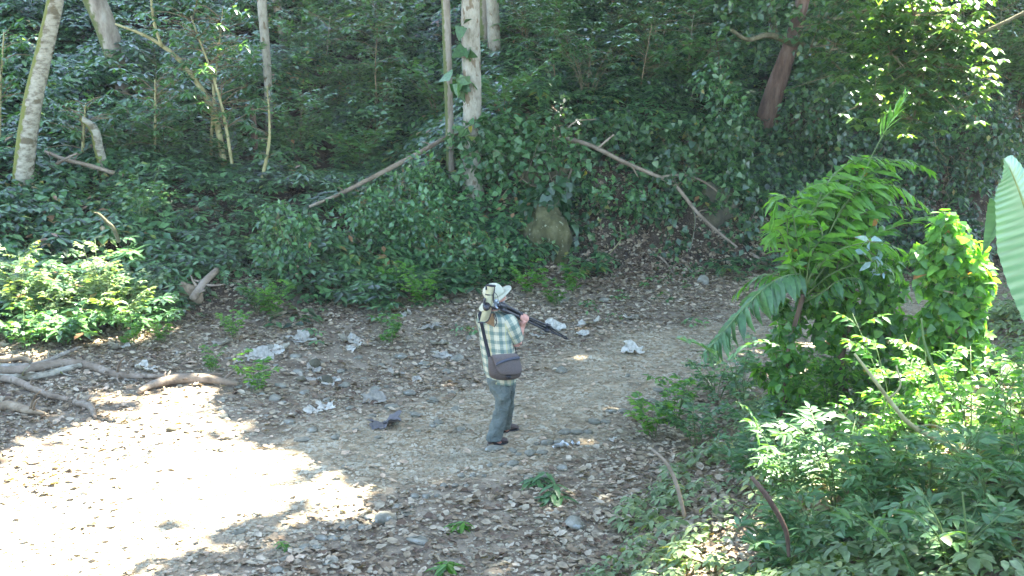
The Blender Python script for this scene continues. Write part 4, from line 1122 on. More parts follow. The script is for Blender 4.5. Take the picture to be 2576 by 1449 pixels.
def smooth_rings(keys, m):
    """interpolates (a, b, dy, halfwidth...) keys"""
    K = np.array(keys, float); T = np.linspace(0, len(K) - 1, m)
    return catmull(K, m)

def eval_arrays(me_obj):
    dg = bpy.context.evaluated_depsgraph_get(); dg.update()
    ev = me_obj.evaluated_get(dg); me = bpy.data.meshes.new_from_object(ev)
    return me

def build_man():
    root = empty('person', (PZ[0], PY, gz(PZ[0], PY)))
    tag(root, 'person in a cream sun hat and plaid shirt walking with a tripod on one shoulder', 'person')
    # --- body: one skinned figure, remeshed into one surface with the head and the hand
    nodes_ = dict(pel=(403, 815, 0, .085), sp=(385, 650, .01, .095), ch=(362, 460, .01, .10), nk0=(350, 350, .02, .07), nk=(350, 305, .02, .052), hd=(358, 262, .02, .052),
                  rs_=(440, 392, -.11, .040), re=(517, 562, -.07, .058), rw=(554, 440, -.02, .036), rh=(567, 402, -.03, .034),
                  ls=(266, 385, .14, .040), le=(330, 560, .33, .04), lw=(420, 610, .38, .028), lh=(440, 612, .40, .028),
                  rk=(407, 1030, -.03, .05), ra=(345, 1270, -.02, .042), rt=(400, 1305, 0.0, .035), lk=(455, 1010, .22, .056), la=(432, 1195, .42, .04), lt=(455, 1215, .43, .033),
                  rp=(412, 880, -.04, .066), lp=(415, 880, .08, .066))
    idx = {k: i for i, k in enumerate(nodes_)}
    V = [z1(*v[:3]) for v in nodes_.values()]; R = [v[3] for v in nodes_.values()]
    E = [('pel', 'sp'), ('sp', 'ch'), ('ch', 'nk0'), ('nk0', 'nk'), ('nk', 'hd'), ('ch', 'rs_'), ('rs_', 're'), ('re', 'rw'), ('rw', 'rh'), ('ch', 'ls'), ('ls', 'le'), ('le', 'lw'), ('lw', 'lh'),
         ('pel', 'rp'), ('rp', 'rk'), ('rk', 'ra'), ('ra', 'rt'), ('pel', 'lp'), ('lp', 'lk'), ('lk', 'la'), ('la', 'lt')]
    core = MB()
    def chain(*ks, extra=()):
        tube(core, [V[idx[k]] for k in ks], [R[idx[k]] for k in ks], 14, seg=len(ks) * 7)
    chain('rp', 'pel', 'sp', 'ch', 'nk0', 'nk', 'hd'); chain('lp', 'pel', 'sp')
    chain('ch', 'rs_', 're'); chain('re', 'rw', 'rh'); chain('ch', 'ls', 'le'); chain('le', 'lw', 'lh')
    chain('rp', 'rk', 'ra'); chain('ra', 'rt'); chain('lp', 'lk', 'la'); chain('la', 'lt')
    tube(core, [V[idx['re']] + [0, 0, .03], V[idx['re']] - [0, 0, .035]], [.044, .034], 12, seg=5)
    cm = core.mesh('body'); bm = bmesh.new(); bm.from_mesh(cm)
    # head with brow, nose, lips, chin and ears
    HF = unit(np.array([.93, .36, 0])); HS = np.array([HF[1], -HF[0], 0]); HC = z1(362, 212, .02)
    hb = bmesh.ops.create_icosphere(bm, subdivisions=4, radius=1.0)['verts']
    for v in hb:
        x, y, z = v.co; f, s, u = x, y, z
        w = 1 - .18 * max(0, -u) ** 1.5 * (1 if f > -.2 else .3)
        F_, S_, U_ = f * .096, s * .075 * w, u * .118
        if f > 0:
            F_ += .030 * math.exp(-((u + .12) / .16) ** 2 - (s / .17) ** 2)             # nose
            F_ += .010 * math.exp(-((u - .18) / .10) ** 2 - (s / .5) ** 2)              # brow
            F_ -= .012 * math.exp(-((u - .02) / .09) ** 2 - ((abs(s) - .38) / .16) ** 2)  # eye sockets
            F_ += .010 * math.exp(-((u + .42) / .06) ** 2 - (s / .25) ** 2) + .012 * math.exp(-((u + .75) / .14) ** 2 - (s / .3) ** 2)
        if abs(f) < .3: S_ += math.copysign(.014 * math.exp(-(f / .12) ** 2 - ((u + .02) / .2) ** 2), s)
        p = HC + HF * F_ + HS * S_ + UP * U_
        v.co = p
    def add_mb(mb):
        m = mb.mesh('tmp'); bm.from_mesh(m); bpy.data.meshes.remove(m)
    # right hand closed round the tripod legs
    A = unit(z1(640, 400, .10) - z1(520, 340, .02)); Cd = unit(np.array([.15, -1, .25])); Cd = unit(Cd - A * np.dot(A, Cd)); Bd = unit(np.cross(A, Cd)); Bd = Bd if Bd[2] > 0 else -Bd
    H0 = z1(572, 372, -.005)
    mb = MB()
    tube(mb, [z1(554, 445, -.02), z1(564, 412, -.035), H0 - Bd * .024 + Cd * .034], [.030, .036, .036], 10, seg=8, flat=.7)
    for k in range(4):
        off = A * ((k - 1.5) * .0205); Rk = .041; ln = (1.9, 2.15, 2.05, 1.7)[k]
        pts = [H0 + off + (Cd * math.cos(t) + Bd * math.sin(t)) * Rk for t in np.linspace(-.9, -.9 + ln * 1.15, 7)]
        tube(mb, pts, [.0125, .0115, .011, .0095, .008], 8, seg=12)
    pts = [H0 - A * .035 - Bd * .03 + Cd * .018, H0 - A * .052 - Bd * .008 + Cd * .030, H0 - A * .05 + Bd * .018 + Cd * .034]
    tube(mb, pts, [.013, .0125, .009], 8, seg=8)
    # left hand (in front of the body)
    L0 = z1(440, 612, .40)
    for k in range(4): tube(mb, [L0 + UP * (.012 * k - .02), L0 + FV * .05 + UP * (.014 * k - .025), L0 + FV * (.08 - .004 * abs(k - 1.5)) - RV * .02 + UP * (.013 * k - .03)], [.011, .010, .008], 7, seg=7)
    tube(mb, [L0 + UP * .02, L0 + UP * .045 + FV * .03, L0 + UP * .05 + FV * .05], [.012, .011, .009], 7, seg=6)
    add_mb(mb)
    bmesh.ops.transform(bm, matrix=Matrix.Translation([-v for v in root.location]), verts=bm.verts)
    cm.clear_geometry(); bm.to_mesh(cm); bm.free()
    b = bpy.data.objects.new('body', cm); COL.objects.link(b)
    rm = b.modifiers.new('rm', 'REMESH'); rm.mode = 'VOXEL'; rm.voxel_size = .0065; rm.use_smooth_shade = True
    sm = b.modifiers.new('sm', 'SMOOTH'); sm.iterations = 2; sm.factor = .5
    bm2 = eval_arrays(b); b.modifiers.clear(); b.data = bm2; b.name = 'body'
    bm2.materials.clear(); bm2.materials.append(M['skin']); b.parent = root
    for e in (-1, 1):     # eyes
        eb = bmesh.new(); bmesh.ops.create_uvsphere(eb, u_segments=10, v_segments=8, radius=.012); em = bpy.data.meshes.new('eye'); eb.to_mesh(em); eb.free()
        em.transform(Matrix.Translation(HC + HF * .078 + HS * e * .030 + UP * .004))
        link('eye', em, M['gloss'], root)
    # --- shirt: torso and sleeves
    mb = MB()
    K = smooth_rings([(348, 312, .02, 52), (349, 322, .02, 82), (351, 336, .02, 112), (352, 362, .015, 131), (355, 420, .01, 131), (361, 500, 0, 126), (371, 600, 0, 126), (384, 700, 0, 127), (394, 780, 0, 121), (402, 825, 0, 113), (405, 848, 0, 108)], 30)
    rg = []
    for a, b_, dy, hw in K:
        h = hw * K1 / .80
        rg.append((z1(a, b_, dy), h * 1.02, h * .66, RV, FV))
    loft(mb, rg, 36, .012, 1, cap=False)
    mb.build('shirt', M['plaid'], root)
    for nm, K in (('r', [(432, 372, -.10, 60), (455, 400, -.12, 66), (480, 450, -.12, 64), (503, 500, -.10, 58), (522, 540, -.075, 52)]), ('l', [(262, 362, .12, 52), (268, 400, .18, 56), (285, 460, .25, 54), (305, 510, .30, 50)])):
        K = smooth_rings(K, 12); C = np.array([z1(a, b_, dy) for a, b_, dy, _ in K]); D = unit(np.gradient(C, axis=0)); mb = MB()
        x = unit(np.cross(D[5], [0, 1, 0])); rg = []
        for c, d, k in zip(C, D, K):
            xx = unit(x - d * np.dot(x, d)); rg.append((c, k[3] * K1, k[3] * K1 * .9, xx, np.cross(d, xx)))
        loft(mb, rg, 20, .02, 3, cap=False); mb.build('sleeve', M['plaid'], root)
    mb = MB(); tube(mb, [z1(350, 322, .02) + .062 * (RV * math.cos(t) + FV * math.sin(t)) + UP * .012 * math.sin(t + 1) for t in np.linspace(0, 6.2, 14)], .014, 6, seg=26)
    mb.build('collar', M['plaid'], root)
    # --- trousers
    def leg(keys, seed, n=60):
        K = smooth_rings(keys, n); mb = MB(); rg = []
        for a, b_, dy, hw, dp in K: rg.append((z1(a, b_, dy), hw * K1, dp * K1, np.array([1.0, 0, 0]), np.array([0, 1.0, 0])))
        loft(mb, rg, 28, .075, seed, cap=True); return mb
    mb = leg([(402, 815, 0, 104, 100), (398, 860, 0, 99, 100), (402, 905, -.03, 84, 85), (408, 950, -.05, 66, 72), (410, 1000, -.04, 58, 62), (405, 1060, -.03, 56, 60), (392, 1120, -.02, 56, 58), (373, 1185, -.02, 57, 58), (352, 1245, -.02, 60, 58), (344, 1290, -.02, 59, 60)], 2)
    mb2 = leg([(420, 820, .06, 85, 80), (440, 870, .09, 68, 70), (452, 930, .13, 52, 60), (455, 990, .19, 46, 55), (450, 1060, .27, 45, 52), (444, 1130, .35, 42, 50), (438, 1180, .40, 40, 48), (434, 1205, .42, 40, 50)], 5)
    V, Q, T, t, uv = mb2.arrays(); mb.add(V, Q, T, t, uv); mb.build('trousers', M['trouser'], root)
    # --- shoes
    for heel, toe, dh, dt in (((302, 1322), (452, 1322), -.03, .03), ((398, 1226), (462, 1226), .40, .50)):
        a, b_ = z1(*heel, dh), z1(*toe, dt)
        if dh > .2: b_ = a + unit(np.array([.72, .69, 0])) * .27
        a[2] = gz(a[0], a[1]) - .0; b_[2] = gz(b_[0], b_[1])
        d = unit(b_ - a); s = unit(np.cross(d, UP)); L = np.linalg.norm(b_ - a)
        prof = [(0, .026, .035), (.08, .036, .055), (.25, .038, .060), (.42, .037, .052), (.6, .044, .038), (.8, .046, .030), (.94, .034, .023), (1.0, .012, .012)]
        mb = MB(); loft(mb, [(a + d * f * L + UP * (h + .012), w, h, s, UP) for f, w, h in prof], 16, 0, 0); sh = mb.build('shoe', M['shoe'], root)
        mb = MB(); loft(mb, [(a + d * (f * 1.02 - .01) * L + UP * .008, w * 1.1, .012, s, UP) for f, w, h in prof], 12, 0, 0); so = mb.build('sole', M['sole'], root)
        so.parent = sh; so.matrix_parent_inverse = Matrix()
    # --- hat with tilted brim, higher at the front
    c0 = z1(344, 196, .02); nrm = unit(UP * .9 - HF * .42); fx = unit(HF - nrm * np.dot(HF, nrm)); sx_ = np.cross(nrm, fx)
    mb = MB(); rg = []
    for f, r1, r2 in ((-.10, .112, .094), (0, .113, .096), (.25, .112, .094), (.55, .104, .088), (.78, .084, .072), (.92, .050, .045), (1.0, .012, .012)):
        rg.append((c0 + nrm * (.130 * f) + fx * (.015 - .02 * f), r1, r2, fx, sx_))
    loft(mb, rg, 28, .008, 4, cap=True); hat = mb.build('hat', M['hat'], root)
    n = 40; V = []; a = np.linspace(0, 2 * np.pi, n, endpoint=False)
    for j, r in enumerate((0, .5, 1.0, 1.0, .5, 0)):
        out = .050 + .055 * np.maximum(0, np.cos(a)) ** 2 + .055 * np.maximum(0, -np.cos(a))
        rr = .106 + r * out; drop = r * (-.030 * np.abs(np.sin(a)) ** 2 - .075 * np.maximum(0, -np.cos(a)) + .004) - (.004 if j > 2 else 0)
        V.append(c0 + fx * (rr * np.cos(a))[:, None] + sx_ * (rr * .92 * np.sin(a))[:, None] + nrm * (drop + r * .004 * np.sin(a * 5))[:, None] - nrm * .008)
    q = [(i * n + j, i * n + (j + 1) % n, ((i + 1) % 6) * n + (j + 1) % n, ((i + 1) % 6) * n + j) for i in range(6) for j in range(n)]
    mb = MB(); mb.add(np.concatenate(V), q); br = mb.build('brim', M['hat'], root); br.parent = hat
    mb = MB()
    rs = np.random.RandomState(1)
    rg = [(HC + HF * (.052 + .010 * math.sin(f * 3)) - UP * (.045 + .075 * f), .052 * (1 - .45 * f), .045 * (1 - .5 * f), HS, HF) for f in np.linspace(0, 1, 7)]
    loft(mb, rg, 18, .04, 6); mb.build('beard', M['beard'], root)
    mb = MB(); loft(mb, [(HC - HF * .02 - UP * (.01 + .07 * f), .079 - .015 * f, .085 - .02 * f, HS, HF) for f in np.linspace(0, 1, 6)], 20, .015, 8); mb.build('hair', M['beard'], root)

    # --- tripod over the shoulder
    tr = empty('tripod', z1(400, 285, -.16)); tag(tr, 'folded black tripod lying over the shoulder of the man, held by its legs', 'tripod')
    tips = [((398, 262), (556, 345), (760, 432), (885, 515)), ((404, 305), (548, 372), (750, 468), (893, 524)), ((392, 290), (550, 358), (755, 452), (880, 522))]
    for k, pts in enumerate(tips):
        off = (-.02, -.05, .03)[k]; dys = (-.15, .02, .22, .36)
        P = [z1(x, y, d + off * (1 if i < 2 else .6)) for i, ((x, y), d) in enumerate(zip(pts, dys))]
        mb = MB(); r = (.0175, .0175, .017)[k]
        tube(mb, [P[0], P[1]], [r * 1.25, r * 1.25], 10, seg=6); tube(mb, [P[1], P[2]], [r * .72, r * .72], 10, seg=6); tube(mb, [P[2], P[3]], [r * .5, r * .5], 8, seg=5)
        lg = mb.build('leg', M['black'], tr)
        for i in (1, 2):
            mb = MB(); d = unit(P[i + 1] - P[i]); tube(mb, [P[i] - d * .035, P[i] + d * .03], [r * 1.45 if i == 1 else r * 1.15] * 2, 8, seg=3)
            tube(mb, [P[i] + UP * r, P[i] + UP * (r + .016) + d * .035], [.006, .005], 6, seg=3)
            c = mb.build('leg_clamp', M['black'], tr); c.parent = lg
        mb = MB(); d = unit(P[3] - P[2]); tube(mb, [P[3] - d * .01, P[3] + d * .02], [.014, .012], 8, seg=3); c = mb.build('foot', M['sole'], tr); c.parent = lg
    mb = MB(); tube(mb, [z1(372, 268, -.2), z1(400, 282, -.16), z1(430, 300, -.12)], [.03, .036, .032], 12, seg=8, bump=.03); mb.build('collar', M['black'], tr)
    mb = MB(); tube(mb, [z1(362, 232, -.23), z1(358, 290, -.22)], [.018, .020], 10, seg=5); tube(mb, [z1(345, 250, -.23), z1(382, 256, -.22)], [.012, .012], 8, seg=4); tube(mb, [z1(350, 275, -.25), z1(375, 300, -.27)], [.009, .009], 6, seg=3); mb.build('pan_head', M['metal'], tr)
    mb = MB(); tube(mb, [z1(382, 300, -.2), z1(350, 300, -.22), z1(325, 285, -.24)], [.012, .012, .012], 8, seg=6); mb.build('mount_plate', M['black'], tr)
    # --- spotting scope in its case
    sc = empty('spotting_scope', z1(310, 270, -.24)); tag(sc, 'spotting scope in a tan cloth case, pointing up behind the hat', 'spotting scope')
    ax = unit(z1(322, 130, -.22) - z1(306, 262, -.24))
    mb = MB(); tube(mb, [z1(322, 128, -.22), z1(320, 150, -.22), z1(314, 190, -.23), z1(308, 235, -.24), z1(298, 272, -.25)], [.050, .052, .043, .050, .046], 18, seg=22, bump=.02); mb.build('body', M['case_cloth'], sc)
    mb = MB(); tube(mb, [z1(292, 280, -.28), z1(288, 296, -.33)], [.044, .034], 18, seg=6); bmv = mb.build('eyepiece', M['gloss'], sc)
    mb = MB(); tube(mb, [z1(288, 296, -.33), z1(286, 300, -.35)], [.030, .026], 16, seg=3); e = mb.build('eyecup', M['black'], sc); e.parent = bmv
    mb = MB()
    for (p, r_, w_) in ((z1(323, 127, -.22), .053, .008), (z1(313, 196, -.23), .046, .007)):
        tube(mb, [p + ax * w_, p - ax * w_], [r_, r_], 18, seg=3)
    tube(mb, [z1(352, 130, -.25), z1(350, 165, -.26), z1(343, 200, -.27), z1(345, 258, -.28)], [.010, .010, .013, .010], 8, seg=12, flat=.5)
    tube(mb, [z1(288, 128, -.24), z1(288, 158, -.26)], [.009, .009], 8, seg=4)
    mb.build('trim', M['strap'], sc)
    mb = MB(); tube(mb, [z1(278, 222, -.30), z1(272, 262, -.30)], [.015, .016], 10, seg=5); mb.build('focus_knob', M['black'], sc)
    mb = MB(); tube(mb, [z1(345, 175, -.26), z1(368, 195, -.26), z1(378, 225, -.25), z1(374, 250, -.24)], .003, 6, seg=14); tube(mb, [z1(335, 295, -.27), z1(345, 350, -.28), z1(362, 395, -.25)], .004, 6, seg=12); mb.build('cord', M['strap'], sc)
    def sheet(name, grid, mat, parent, th=.004):
        G = np.array(grid, float); r, c = G.shape[:2]
        V = np.concatenate([G.reshape(-1, 3), (G + np.array([.0, th, 0])).reshape(-1, 3)]); N_ = r * c
        q = [(i * c + j, i * c + j + 1, (i + 1) * c + j + 1, (i + 1) * c + j) for i in range(r - 1) for j in range(c - 1)]
        q += [(N_ + a, N_ + d, N_ + c2, N_ + b_) for a, b_, c2, d in q]
        ring = [j for j in range(c)] + [i * c + c - 1 for i in range(1, r)] + [(r - 1) * c + j for j in range(c - 2, -1, -1)] + [i * c for i in range(r - 2, 0, -1)]
        q += [(ring[i], ring[(i + 1) % len(ring)], N_ + ring[(i + 1) % len(ring)], N_ + ring[i]) for i in range(len(ring))]
        mb = MB(); mb.add(V, q); return mb.build(name, mat, parent)
    def bil(p00, p01, p10, p11, dyb, bul=.02, r=8, c=8):
        g = []
        for i in range(r):
            row = []
            for j in range(c):
                u, v = j / (c - 1), i / (r - 1)
                a = [(p00[k] * (1 - u) + p01[k] * u) * (1 - v) + (p10[k] * (1 - u) + p11[k] * u) * v for k in range(2)]
                row.append(z1(a[0], a[1], dyb - bul * math.sin(math.pi * u) * math.sin(math.pi * min(1, .3 + v * .7))))
            g.append(row)
        return g
    sheet('case_flap', bil((258, 318), (330, 300), (238, 398), (296, 402), -.27, .03), M['case_cloth'], sc)
    sheet('case_pouch', bil((318, 338), (352, 335), (282, 408), (350, 440), -.26, .03), M['case_brown'], sc)
    mb = MB(); tube(mb, [z1(332, 300, -.30), z1(322, 350, -.31), z1(300, 392, -.31), z1(262, 408, -.30), z1(228, 405, -.27)], [.007, .009, .011, .012, .010], 8, seg=20, flat=.5)
    tube(mb, [z1(352, 335, -.29), z1(368, 398, -.28), z1(350, 440, -.27)], [.005, .006, .004], 6, seg=12); mb.build('flap_edging', M['strap'], sc)
    # --- satchel
    sa = empty('satchel', z1(430, 835, -.25)); tag(sa, 'grey brown canvas satchel hanging at the hip of the man', 'bag')
    def slab(name, poly, dy0, th, mat, bev=.012, slope=.55, parent=sa, bulge=.02):
        P = catmull(np.array(poly + [poly[0]], float), len(poly) * 4)[:-1]
        cx, cy = P.mean(0); bm = bmesh.new(); rings = []
        for s_, off in ((.0, -th * .5), (.55, -th * .5), (.92, -th * .42), (1.0, -th * .25), (1.0, th * .3), (.93, th * .5), (0, th * .5)):
            ring = []
            for a, b_ in (P if s_ > 0 else [(cx, cy)]):
                x, y = cx + (a - cx) * s_, cy + (b_ - cy) * s_
                d = dy0 + off + (x - 430) * K1 * slope - (bulge * (1 - s_ ** 2) * (1 if off < 0 else 0))
                ring.append(bm.verts.new(z1(x, y, d)))
            rings.append(ring)
        for r0, r1 in zip(rings[:-1], rings[1:]):
            n = max(len(r0), len(r1))
            for i in range(n):
                if len(r0) == 1: bm.faces.new((r0[0], r1[i], r1[(i + 1) % n]))
                elif len(r1) == 1: bm.faces.new((r0[i], r1[0], r0[(i + 1) % n]))
                else: bm.faces.new((r0[i], r1[i], r1[(i + 1) % n], r0[(i + 1) % n]))
        bmesh.ops.recalc_face_normals(bm, faces=bm.faces)
        me = bpy.data.meshes.new(name); bm.to_mesh(me); bm.free()
        for f in me.polygons: f.use_smooth = True
        return link(name, me, mat, parent)
    slab('body', [(302, 668), (345, 655), (450, 648), (528, 655), (548, 720), (552, 790), (520, 828), (430, 842), (345, 830), (308, 790)], -.245, .10, M['canvas_side'])
    fl = slab('flap', [(326, 650), (380, 645), (450, 640), (520, 642), (538, 680), (556, 740), (556, 775), (530, 797), (470, 803), (405, 797), (372, 765), (350, 710)], -.305, .035, M['canvas'], bulge=.012)
    P = [z1(x, y, -.345 + (x - 430) * K1 * .55) for x, y in ((362, 724), (400, 706), (450, 688), (500, 677), (541, 672))]
    mb = MB(); V = [];
    for p in P: V += [p + UP * .0145, p - UP * .0145, p - UP * .0145 + np.array([0, .012, 0]), p + UP * .0145 + np.array([0, .012, 0])]
    mb.add(V, [(4 * i + k, 4 * i + (k + 1) % 4, 4 * i + 4 + (k + 1) % 4, 4 * i + 4 + k) for i in range(4) for k in range(4)]); mb.build('band', M['band'], sa)
    slab('buckle', [(435, 806), (475, 806), (470, 828), (440, 828)], -.30, .02, M['strap'])
    mb = MB(); tube(mb, [z1(345, 700, -.29), z1(349, 745, -.295), z1(348, 778, -.29)], [.006, .007, .003], 6, seg=8); mb.build('side_seam', M['strap'], sa)
    mb = MB(); tube(mb, [z1(236, 348, -.06), z1(250, 400, -.155), z1(272, 500, -.155), z1(296, 600, -.165), z1(318, 692, -.215)], .019, 8, seg=24, flat=.22)
    tube(mb, [z1(236, 348, -.06), z1(252, 322, .08), z1(300, 330, .2)], .019, 8, seg=10, flat=.22)
    mb.build('strap', M['strap'], sa); mb = MB(); tube(mb, [z1(506, 590, .02), z1(512, 620, -.02), z1(514, 655, -.12)], .006, 6, seg=8); mb.build('strap', M['strap'], sa)
build_man()

YT = min(23.2, float(hit(1192, 500)[1]))
# ------------------------------------------------------------------ creepers draped over the boulders, each spray a plant of its own
def vine_mass(name, label, cat, blobs, n, Y, L, mat, kind='heart', w=.40, stems=(), seed=0, hang=.8, tint=(.15, .8), base=None, spread=1.0, sr=.012, smat='twig', depth=.7, group=None):
    """blobs: (px, py, radius px[, dY]); leaves spread through each ball, hanging"""
    rs = np.random.RandomState(seed)
    b0 = at(blobs[0][0], blobs[0][1], Y) if base is None else base
    root = empty(name, (b0[0], b0[1], min(b0[2], gz(b0[0], b0[1])))); tag(root, label, cat, group)
    fo = MB(); st = MB()
    A = np.array([b[2] for b in blobs], float) ** 2; cnt = (n * A / A.sum()).astype(int)
    for b, c in zip(blobs, cnt):
        cen = at(b[0], b[1], Y + (b[3] if len(b) > 3 else 0)); f = cen[1] * CP - (cen[2] - CAMZ) * SP; R = b[2] * f / FPX
        u = unit(rs.randn(c, 3)); r = R * (.35 + .65 * rs.rand(c) ** .45)
        P = cen + u * r[:, None] * [1, depth, 1]
        D = u * .6 + rs.randn(c, 3) * .75 + np.array([0, 0, -hang * .85]); N = u + np.array([0, -.2, .6]) + rs.randn(c, 3) * .6
        LL = L * (.45 + .9 * rs.rand(c))
        leaves(fo, P, D, N, LL, LL * w, np.clip(tint[0] + (tint[1] - tint[0]) * rs.rand(c) + (rs.rand(c) > .985) * .4, 0, 1), kind)
        for k in range(max(2, c // 60)):     # thin climbing stems
            a, e = cen + unit(rs.randn(3)) * R * .8, cen + unit(rs.randn(3)) * R * .9
            tube(st, [a, (a + e) / 2 + rs.randn(3) * R * .3, e], [.004, .003], 4, seg=6)
    for pts, r in stems:
        tube(st, [at(x, y, Y) for x, y in pts], r, 7, seg=len(pts) * 6, bump=.18, seed=len(pts))
    if st.n: st.build('stem', M[smat], root)
    fo.build('foliage', M[mat], root)
    return root
vine_mass('creeper', 'broad spray of pale rounded creeper leaves arching over the tall earthy boulder', 'creeper', [(1250, 395, 75), (1320, 385, 85), (1390, 400, 80), (1290, 350, 70), (1380, 350, 60), (1230, 340, 50), (1450, 415, 50)], 900, 21.0, .15, 'leaf_grey', w=.36, seed=1, hang=.25,
          stems=[([(1440, 420), (1425, 470), (1430, 510)], [.02, .01]), ([(1380, 430), (1395, 480), (1390, 520)], [.012, .01]), ([(1330, 540), (1370, 545), (1430, 500)], [.008, .006]), ([(1300, 440), (1350, 470), (1400, 440)], [.01, .008])], smat='dead_wood')
vine_mass('creeper', 'hanging creeper with large drooping heart leaves between the two boulders', 'creeper', [(1350, 500, 40), (1390, 510, 50), (1410, 470, 40), (1430, 560, 25), (1330, 540, 26), (1490, 620, 16)], 210, 20.6, .22, 'leaf_vine', w=.36, seed=2, hang=1.4, tint=(.3, .6))
vine_mass('creeper', 'creeper strands trailing down beside the dull brown boulder', 'creeper', [(1850, 470, 60), (1880, 560, 50), (1700, 420, 60), (1830, 620, 22), (1660, 520, 50), (1700, 600, 40), (1850, 380, 50)], 650, 20.9, .13, 'leaf_vine', seed=3, hang=1.0)
vine_mass('creeper', 'teal leaved creeper clump above the dull brown boulder and below the hazy gap', 'creeper', [(1720, 360, 60), (1790, 350, 60), (1650, 350, 60), (1570, 330, 50), (1860, 340, 40), (1500, 330, 45)], 700, 21.8, .15, 'leaf_vine', seed=4, hang=.5, tint=(.3, .8))
vine_mass('creeper', 'leafy creeper climbing the thick pale trunk where the long branch leans on it', 'creeper', [(1150, 350, 30), (1190, 330, 32), (1170, 400, 30), (1215, 350, 25), (1240, 420, 40), (1180, 450, 34), (1200, 490, 30)], 330, YT - .22, .16, 'leaf_grey', w=.38, seed=5, hang=.6)
vine_mass('creeper', 'big leaves clinging to the thick pale trunk near its top', 'creeper', [(1168, 130, 18), (1158, 200, 22), (1160, 60, 12)], 26, YT - .2, .30, 'leaf_grey', w=.4, seed=6, hang=1)
vine_mass('creeper', 'small leaf curtain on the leafy mound just behind the man, before the bank', 'creeper', [(700, 560, 60), (740, 610, 55), (690, 630, 60), (760, 560, 40), (730, 690, 30)], 900, 18.0, .12, 'leaf_hill', w=.3, seed=7, hang=.8, kind='lo')
vine_mass('shrub', 'dense shrub of small leaves massed at the foot of the slope behind the hat', 'shrub', [(880, 590, 80), (960, 600, 80), (1040, 600, 80), (1120, 630, 70), (930, 540, 60), (1060, 540, 60), (1200, 640, 60), (1255, 650, 40), (990, 660, 70), (1130, 680, 50)], 2900, 19.6, .125, 'leaf_hill', w=.28, seed=8, hang=.15, kind='lo', tint=(.2, .85))
vine_mass('shrub', 'leafy clump in the dip between the long leaning branch and the pole-like tree', 'shrub', [(1000, 500, 70), (1080, 480, 60), (900, 500, 50), (1060, 420, 40), (1130, 520, 50)], 1300, 20.9, .13, 'leaf_hill', w=.26, seed=9, hang=.1, kind='lo', tint=(.25, .9))
vine_mass('shrub', 'shrub with pale leaves on the bare bank, straight below the forked branch', 'shrub', [(1560, 490, 50), (1620, 510, 45), (1500, 480, 40), (1590, 560, 25), (1560, 590, 16)], 420, 20.9, .13, 'leaf_hill', seed=10, hang=.2, kind='lo', w=.28, tint=(.3, .8))

vine_mass('creeper', 'leafy creeper wrapping the fork of the leaning red brown tree', 'creeper', [(1930, 70, 55), (1890, 120, 45), (2040, 110, 50), (2080, 60, 60), (1850, 50, 60), (2040, 180, 40), (1960, 20, 50)], 620, 22.6, .17, 'leaf_vine', seed=11, hang=.4, kind='lo', w=.3)
vine_mass('creeper', 'tall curtain of creeper along the far side of the red brown trunk', 'creeper', [(2030, 240, 50), (2010, 300, 60), (2080, 300, 70), (2100, 210, 70), (2060, 370, 60), (1960, 370, 45)], 1300, 22.3, .14, 'leaf_vine', seed=12, hang=.9, kind='lo', w=.33)
vine_mass('creeper', 'creeper heap piled against the near side of the red brown trunk foot', 'creeper', [(1860, 320, 60), (1900, 380, 50), (1830, 260, 50), (1800, 200, 60)], 900, 22.4, .14, 'leaf_hill', seed=13, hang=.5, kind='lo', w=.3)
vine_mass('creeper', 'creeper bulging from the bank above the second vine column', 'creeper', [(2380, 430, 80), (2300, 380, 80), (2460, 400, 70), (2240, 350, 60), (2520, 340, 80)], 2000, 22.6, .12, 'leaf_vine', seed=14, hang=.7, kind='lo', w=.35)
vine_mass('creeper', 'creeper bulge under the bright overhanging bough', 'creeper', [(2200, 280, 70), (2300, 270, 70), (2420, 300, 60), (2120, 380, 60)], 1500, 23.0, .13, 'leaf_hill', seed=15, hang=.7, kind='lo', w=.33)

# ------------------------------------------------------------------ weeds and bushes at the edge of the clearing
NEAR = {}
def near_mesh(key, **kw):
    st, fo = shrub_mesh(**kw); NEAR[key] = (st.mesh('stem'), fo.mesh('foliage'))
near_mesh('weed0', seed=201, H=.36, R=.26, stems=7, twigs=4, nl=6, L=.062, kind='oval', w=.3, sr=.004, tw=.14, tint=(.2, .8))
near_mesh('weed1', seed=202, H=.45, R=.30, stems=7, twigs=5, nl=6, L=.075, kind='oval', w=.26, sr=.004, tw=.16, tint=(.3, .93))
near_mesh('bush0', seed=203, H=.75, R=.5, stems=7, twigs=7, nl=7, L=.095, kind='oval', w=.27, sr=.008, tw=.3, tint=(.2, .85))
near_mesh('lance0', seed=204, H=.5, R=.42, stems=9, twigs=5, nl=6, L=.12, kind='lance', w=.16, sr=.007, tw=.2, tint=(.2, .85), droop=.15)
near_mesh('lance1', seed=205, H=.7, R=.5, stems=8, twigs=6, nl=7, L=.135, kind='lance', w=.15, sr=.008, tw=.25, tint=(.3, .9), droop=.2)
near_mesh('tall0', seed=206, H=1.5, R=.55, stems=5, twigs=9, nl=6, L=.14, kind='lance', w=.2, sr=.010, tw=.3, tint=(.3, .95), droop=.35)
near_mesh('tall1', seed=207, H=1.2, R=.5, stems=5, twigs=8, nl=7, L=.11, kind='oval', w=.28, sr=.009, tw=.3, tint=(.3, .95), droop=.3)
near_mesh('rosette', seed=208, H=.10, R=.05, stems=3, twigs=2, nl=4, L=.15, kind='lance', w=.17, sr=.004, tw=.1, tint=(.4, .8), whorl=True)
NSRC = {}
